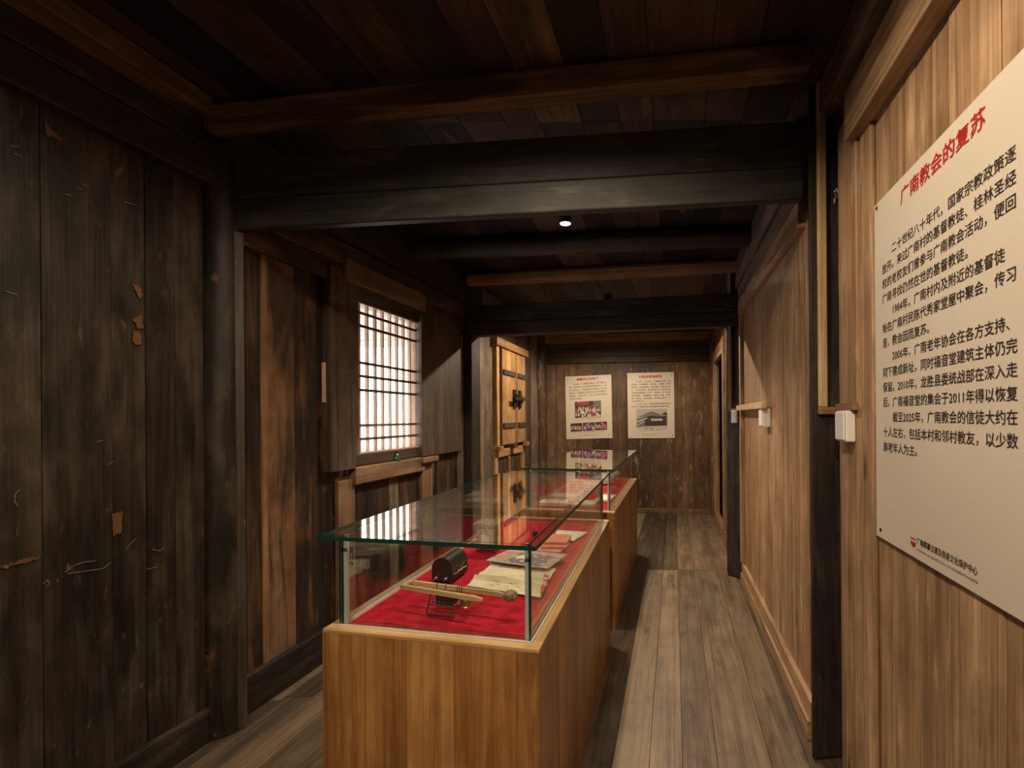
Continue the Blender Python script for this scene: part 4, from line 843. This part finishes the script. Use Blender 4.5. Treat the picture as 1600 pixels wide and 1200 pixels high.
mb = MB(); boxc(mb, q0, e1x, e1y, 0.095, 0.095, 0.022, 0.115); mb.build('body', 'rustmetal', r, bevel=0.002)
mb = MB()
for sx2, sy2, w_, l_ in ((0, -1, 0.1, 0), (0, 1, 0.1, 0), (-1, 0, 0, 0.1), (1, 0, 0, 0.1)):
    d_ = e1x * sx2 + e1y * sy2; tdir = e1y if sx2 else e1x
    for k in range(7):
        a = q0 + d_ * 0.0475 + tdir * (-0.0475 + 0.095 * k / 7) + UPZ * 0.115; b = q0 + d_ * 0.0475 + tdir * (-0.0475 + 0.095 * (k + 1) / 7) + UPZ * 0.115
        fl = lambda p: q0 + UPZ * 0.138 + (p - q0 - UPZ * 0.115) * 1.22
        mb.poly([a, b, fl(b), (fl(a) + fl(b)) / 2 + UPZ * 0.007, fl(a)], 0, d_ * 0.0015)
mb.build('flared_rim', 'rustmetal', r)
mb = MB(); mb.poly([q0 - e1y * 0.0492 - e1x * 0.020 + UPZ * 0.03, q0 - e1y * 0.0492 + e1x * 0.022 + UPZ * 0.03, q0 - e1y * 0.0492 + e1x * 0.022 + UPZ * 0.075, q0 - e1y * 0.0492 - e1x * 0.01 + UPZ * 0.09, q0 - e1y * 0.0492 - e1x * 0.02 + UPZ * 0.082], 0, -e1y * 0.0012); mb.build('paper_label', 'paperwhite', r)
for u in (-1, 1):
    for v_ in (-1, 1):
        mb = MB(); c_ = q0 + e1x * u * 0.04 + e1y * v_ * 0.04; mb.tube([c_ + UPZ * 0.022, c_ + UPZ * 0.008 + e1x * u * 0.006, c_ + UPZ * 0.0035 + e1x * u * 0.012], 0.003, 6); mb.build('leg', 'wire', r)
# wire stand with a brass cup, carrying two bamboo sticks
q0 = on(691, 962); sx_ = V((0.97, -0.22, 0)).normalized(); sy_ = V((0.22, 0.97, 0)).normalized(); q0 = q0 + sy_ * 0.02
r = empty('clockwork_stand', q0, 'small dark wire framed mechanism with a brass cup at the front of the case', 'mechanism'); bpy.context.view_layer.update()
def S(u, v_, z): return q0 + sx_ * u + sy_ * v_ + UPZ * z
mb = MB()
T4 = [(-0.040, -0.018), (0.040, -0.018), (0.036, 0.040), (-0.036, 0.040)]; B4 = [(-0.052, -0.030), (0.046, -0.030), (0.046, 0.05), (-0.050, 0.05)]
for (a, b), (c_, d_) in zip(T4, B4): mb.tube([S(c_, d_, 0.0035), S(a, b, 0.074)], 0.0024, 7)
for k in range(4):
    mb.tube([S(*T4[k], 0.073), S(*T4[(k + 1) % 4], 0.073)], 0.0026, 6)
    m1 = [tuple(t * 0.55 + s_ * 0.45 for t, s_ in zip(T4[i], B4[i])) for i in (k, (k + 1) % 4)]
    mb.tube([S(*m1[0], 0.034), S(*m1[1], 0.034)], 0.002, 6)
mb.tube([S(-0.052, -0.030, 0.005), S(0.046, -0.030, 0.005)], 0.0028, 6); mb.tube([S(-0.050, 0.05, 0.005), S(0.046, 0.05, 0.005)], 0.0028, 6)
mb.build('wire_frame', 'wire', r, smooth=True)
mb = MB()
for k in range(6): mb.tube([S(-0.025 + 0.01 * k, 0.0, 0.034), S(-0.026 + 0.0105 * k, 0.0, 0.07)], 0.0016, 6)
mb.lathe(S(-0.03, 0.012, 0.052), sx_, [(0.014, 0), (0.014, 0.06)], 14); mb.lathe(S(-0.012, -0.006, 0.05), sy_, [(0.016, 0), (0.016, 0.004), (0.004, 0.005), (0.004, 0.02)], 16)
boxc(mb, S(0, 0.012, 0), sx_, sy_, 0.062, 0.036, 0.030, 0.070); mb.build('clockwork', 'blackmetal', r)
mb = MB()
for k in range(7): mb.tube([S(-0.034 + 0.0115 * k, -0.022, 0.036), S(-0.031 + 0.0105 * k, -0.0165, 0.068)], 0.0014, 6)
for z in (0.044, 0.056): mb.tube([S(-0.036, -0.0205, z), S(0.037, -0.0205, z)], 0.0013, 6)
mb.build('wire_grille', 'wire', r)
mb = MB(); mb.lathe(S(0.070, 0.012, 0.027), UPZ, [(0.021, 0), (0.019, 0.003), (0.018, 0.022), (0.012, 0.026)], 18); mb.tube([S(0.07, 0.012, 0.053), S(0.07, 0.012, 0.06), S(0.038, 0.012, 0.06)], 0.0025, 6); mb.build('brass_cup', 'brass', r, smooth=True)
ZS = 0.805 + 0.085
def stick(A, B, w_, h_, label, z):
    A, B = at_z(*A, z), at_z(*B, z); d_ = B - A; side = V((-d_.y, d_.x, 0)).normalized()
    mb = MB(); L = d_.length; dn = d_.normalized()
    # tapered ends
    secs = [(0, 0.45), (0.012, 0.95), (L * 0.5, 1.0), (L - 0.03, 0.95), (L, 0.6)]
    vs, gs, fs = [], [], []; r0 = V((R.uniform(0, 9), R.uniform(0, 9), 0))
    for u, k in secs:
        c_ = A + dn * u
        for (p, q) in ((-1, -1), (1, -1), (1, 1), (-1, 1)): vs.append(c_ + side * p * w_ / 2 * k + UPZ * q * h_ / 2 * k); gs.append(tuple(r0 + V((p * w_, q * h_, u))))
    for i in range(len(secs) - 1):
        for k in range(4): fs.append((i * 4 + k, i * 4 + (k + 1) % 4, i * 4 + 4 + (k + 1) % 4, i * 4 + 4 + k))
    fs += [(3, 2, 1, 0), tuple(range(len(vs) - 4, len(vs)))]
    mb.add(vs, fs, gs, 0.5)
    o = mb.build('bamboo_stick', 'bamboo', bevel=0.0015, label=label, category='stick'); return o, A, B, side, dn
st1, A, B, sd, dn = stick((625, 916), (754, 937), 0.010, 0.0165, 'shorter front bamboo stick lying on the wire framed mechanism', ZT + 0.085)
st2, A2, B2, sd2, dn2 = stick((643, 910), (792, 930), 0.011, 0.0165, 'longer bamboo stick with a brown lump behind the front stick', ZT + 0.085)
c_ = B2 + dn2 * 0.012; vs, fs = [], []
bm = bmesh.new(); bmesh.ops.create_icosphere(bm, subdivisions=3, radius=0.019)
for v_ in bm.verts:
    n_ = mnoise.noise(v_.co * 90 + V((3, 1, 2))) * 0.22 + mnoise.noise(v_.co * 200) * 0.1; v_.co *= (1 + n_)
    v_.co.x *= 1.15
vs = [c_ + v_.co for v_ in bm.verts]; fs = [tuple(x.index for x in f.verts) for f in bm.faces]; bm.free()
mb = MB(); mb.add(vs, fs, [tuple(p) for p in vs], 0.5); mb.build('resin_lump', 'gum', st2, label='brown lump on the stick end')
for u in (0.105, 0.14, 0.185, 0.193, 0.202):
    mb = MB(); q = A2 + dn2 * u - UPZ * 0.0; 
    mb.hexa(q - sd2 * 0.0059 - UPZ * 0.0086, dn2 * 0.003, sd2 * 0.0118, UPZ * 0.0172); mb.build('ink_band', 'ink', st2)
# papers
def sheet(corners, mat, label, cat, name, z=0.0045, ripple=0.003, n=26, seed=0, mats=None, parent=None, extra=None, thick=0.0012, folds=(), fold_h=0.008):
    c = [on(px_, py_, ZF + z) for px_, py_ in corners]                          # tl, tr, br, bl
    vs, fs, mi = [], [], []
    for j in range(n + 1):
        for i in range(n + 1):
            u, v_ = i / n, j / n; p = (c[0] * (1 - u) + c[1] * u) * (1 - v_) + (c[3] * (1 - u) + c[2] * u) * v_
            h = ripple * (0.5 + 0.5 * mnoise.noise(V((u * 2.5 + seed, v_ * 2.5, seed))))
            for fv in folds: h += fold_h * math.exp(-((v_ - fv) / 0.03) ** 2) * (0.55 + 0.45 * math.sin(u * 3 + fv * 9))
            e = 0.006 * mnoise.noise(V((u * 7, v_ * 7, seed + 5)))
            vs.append(V((p.x + e * (i in (0, n)), p.y + e * (j in (0, n)), ZF + z + h)))
    N = (n + 1) ** 2
    vs += [v_ - UPZ * thick for v_ in vs]
    for j in range(n):
        for i in range(n):
            q = j * (n + 1) + i; fs += [(q, q + 1, q + n + 2, q + n + 1)[::-1], (N + q, N + q + 1, N + q + n + 2, N + q + n + 1)]
            k = extra(i / n, j / n) if extra else 0; mi += [k, 0]
    rim = [i for i in range(n)] + [n + (n + 1) * j for j in range(n)] + [(n + 1) * n + n - i for i in range(n)] + [(n + 1) * (n - j) for j in range(n)]
    for a, b in zip(rim, rim[1:] + rim[:1]): fs.append((a, b, N + b, N + a)); mi.append(0)
    mb = MB(); mb.add(vs, fs, [tuple(p) for p in vs], 0.5, mi)
    o = mb.build(name, mats or [mat], parent, smooth=True)
    if not parent: o['label'] = label; o['category'] = cat
    def top(u, v_): q = min(n, max(0, round(v_ * n))) * (n + 1) + min(n, max(0, round(u * n))); return vs[q]
    return o, top
sh1, tp = sheet(((770, 879), (868, 889), (845, 934), (729, 915)), 'paper', 'large folded cream sheet with raised creases on the red velvet', 'paper', 'paper_sheet', folds=(0.52, 0.73), fold_h=0.022, ripple=0.004, seed=1, mats=['paper', 'paperpink', 'papergrey'],
    extra=lambda u, v_: 1 if (v_ < 0.16 and 0.5 < u < 0.85) else 2 if (v_ < 0.18 and 0.15 < u < 0.5) else 0)
mb = MB()
for u, v_ in ((0.3, 0.75), (0.35, 0.82), (0.4, 0.72), (0.45, 0.85), (0.5, 0.76), (0.27, 0.86), (0.62, 0.8), (0.7, 0.7)):
    a = tp(u, v_) + UPZ * 0.0012; b = tp(u + 0.08, v_ + 0.01) + UPZ * 0.0012; s_ = V((0.0, 0.0014, 0)); mb.poly([a - s_, b - s_, b + s_, a + s_])
mb.build('written_lines', 'greyink', sh1)
def pic(u, v_):
    if 0.03 < u < 0.24 and 0.2 < v_ < 0.85: return 2 if (int(u * 40) + int(v_ * 22)) % 3 == 0 else 0
    if 0.34 < u < 0.50 and 0.35 < v_ < 0.62: return 3
    if 0.26 < u < 0.86 and 0.22 < v_ < 0.93: return 1 if mnoise.noise(V((u * 11, v_ * 7, 4))) > -0.25 else 3 if mnoise.noise(V((u * 30, v_ * 30, 1))) > 0.2 else 0
    return 0
sheet(((800, 857), (887, 867), (856, 889), (759, 876)), 'papergrey', 'dark printed magazine cover lying on the cream sheet', 'magazine', 'magazine', z=0.021, ripple=0.004, n=40, seed=3, mats=['papergrey', 'purple', 'redink', 'paper'], extra=pic, thick=0.003)
sheet(((850, 896), (858, 900), (848, 927), (844, 925)), 'paperpink', 'thin red printed slip at the right edge of the cream sheet', 'paper', 'paper_slip', z=0.019, ripple=0.001, n=10, seed=8, mats=['redink', 'paperpink'], extra=lambda u, v_: 1 if 0.35 < v_ < 0.55 else 0)
bk = [((838, 858), (884, 863), (896, 858), (848, 851), 0), ((846, 866), (868, 867), (897, 858), (870, 853), 1), ((840, 851), (886, 853), (893, 843), (857, 842), 2)]
labs = ['orange red booklet at the bottom of the booklet pile', 'orange red booklet in the middle of the booklet pile', 'orange red booklet on top of the booklet pile']
base_tr = on(893, 844); 
for k in range(3):
    dv = V((0.012 * (k - 1), -0.055 * (2 - k), 0)) + e1y * 0.0
    c_ = on(868, 850) + dv * 0.8; z0 = 0.003 + 0.0095 * k; ang = (-0.10, 0.16, 0.02)[k]
    bx = (Matrix.Rotation(ang, 3, 'Z') @ e1x); by = (Matrix.Rotation(ang, 3, 'Z') @ e1y); w_, l_ = 0.125, 0.165
    o0 = c_ - bx * w_ / 2 - by * l_ / 2
    r = empty('booklet', V((c_.x, c_.y, ZF + z0)), labs[k], 'booklet', group='orange red booklets in the near case'); bpy.context.view_layer.update()
    mb = MB(); mb.hexa(V((o0.x, o0.y, ZF + z0)), bx * w_, by * l_, UPZ * 0.0012); mb.hexa(V((o0.x, o0.y, ZF + z0 + 0.0068)), bx * w_, by * l_, UPZ * 0.0012); mb.hexa(V((o0.x, o0.y, ZF + z0 + 0.0012)), by * l_, bx * 0.0012, UPZ * 0.0056); mb.build('cover', 'orange', r)
    mb = MB(); oo = o0 + bx * 0.002 + by * 0.003; mb.hexa(V((oo.x, oo.y, ZF + z0 + 0.0013)), bx * (w_ - 0.006), by * (l_ - 0.006), UPZ * 0.0054); mb.build('page_block', 'paper', r)
sheet(((872, 829), (919, 832), (896, 846), (862, 842)), 'paperwhite', 'blank off white sheet beyond the orange booklets', 'paper', 'paper_sheet', z=0.004, ripple=0.006, seed=12)
q = on(836, 836); mb = MB(); mb.lathe(q + UPZ * 0.003, UPZ, [(0.014, 0), (0.016, 0.008), (0.015, 0.02), (0.006, 0.024)], 14); mb.build('ink_pot', 'blackmetal', smooth=True, label='small dark round pot on the velvet behind the booklets', category='pot')

# ------------------------------------------------------------------ exhibits in the far case
def book(u, v_, w_, l_, h_, ang, cov, label, name='book', z0=0.003, cat='book'):
    c_ = P2(u, v_, ZF); bx = Matrix.Rotation(ang, 3, 'Z') @ e2x; by = Matrix.Rotation(ang, 3, 'Z') @ e2y; o0 = c_ - bx * w_ / 2 - by * l_ / 2; z0 = ZF + z0
    r = empty(name, V((c_.x, c_.y, z0)), label, cat); bpy.context.view_layer.update()
    mb = MB(); mb.hexa(V((o0.x, o0.y, z0)), bx * w_, by * l_, UPZ * 0.002); mb.hexa(V((o0.x, o0.y, z0 + h_ - 0.002)), bx * w_, by * l_, UPZ * 0.002); mb.hexa(V((o0.x, o0.y, z0 + 0.002)), by * l_, bx * 0.002, UPZ * (h_ - 0.004)); mb.build('cover', cov, r)
    mb = MB(); oo = o0 + bx * 0.003 + by * 0.004; mb.hexa(V((oo.x, oo.y, z0 + 0.0022)), bx * (w_ - 0.008), by * (l_ - 0.008), UPZ * (h_ - 0.0044)); mb.build('page_block', 'paperwhite', r)
    return r, (o0, bx, by, z0 + h_)
rb, (o0, bx, by, zz) = book(0.18, 0.20, 0.20, 0.15, 0.022, 0.05, 'paperwhite', 'pale book with red printed boxes at the left front of the far case')
for a, b in ((0.015, 0.12), (0.08, 0.15)):
    mb = MB(); mb.hexa(V((o0.x, o0.y, zz + 0.0002)) + bx * 0.03 + by * a, bx * b, by * 0.05, UPZ * 0.0006); mb.build('red_print', 'paperpink', rb)
book(0.22, 0.42, 0.23, 0.17, 0.034, -0.05, 'papergrey', 'grey covered thick book behind the pale printed book in the far case')
book(0.41, 0.24, 0.17, 0.20, 0.014, 0.05, 'paper', 'thin cream book in the middle front of the far case')
book(0.53, 0.48, 0.12, 0.26, 0.016, -0.06, 'paperwhite', 'white booklet at the right side of the far case')
q = P2(0.38, 1.35, ZF); bm = bmesh.new(); bmesh.ops.create_icosphere(bm, subdivisions=4, radius=1.0)
for v_ in bm.verts:
    k = 1 + 0.28 * mnoise.noise(v_.co * 1.6 + V((5, 2, 1))) + 0.14 * mnoise.noise(v_.co * 4); v_.co *= k
    v_.co = V((v_.co.x * 0.15, v_.co.y * 0.07, max(0.0, v_.co.z * 0.05 + 0.03) + max(0, v_.co.x - 0.4) * 0.12))
vs = [q + UPZ * 0.003 + e2x * v_.co.x + e2y * v_.co.y + UPZ * v_.co.z for v_ in bm.verts]; fs = [tuple(x.index for x in f.verts) for f in bm.faces]; bm.free()
mb = MB(); mb.add(vs, fs, [tuple(p) for p in vs], 0.5); mb.build('stone_fragment', 'stone', smooth=True, label='rough pale grey stone fragment at the back of the far case', category='stone')
bpy.context.view_layer.update()
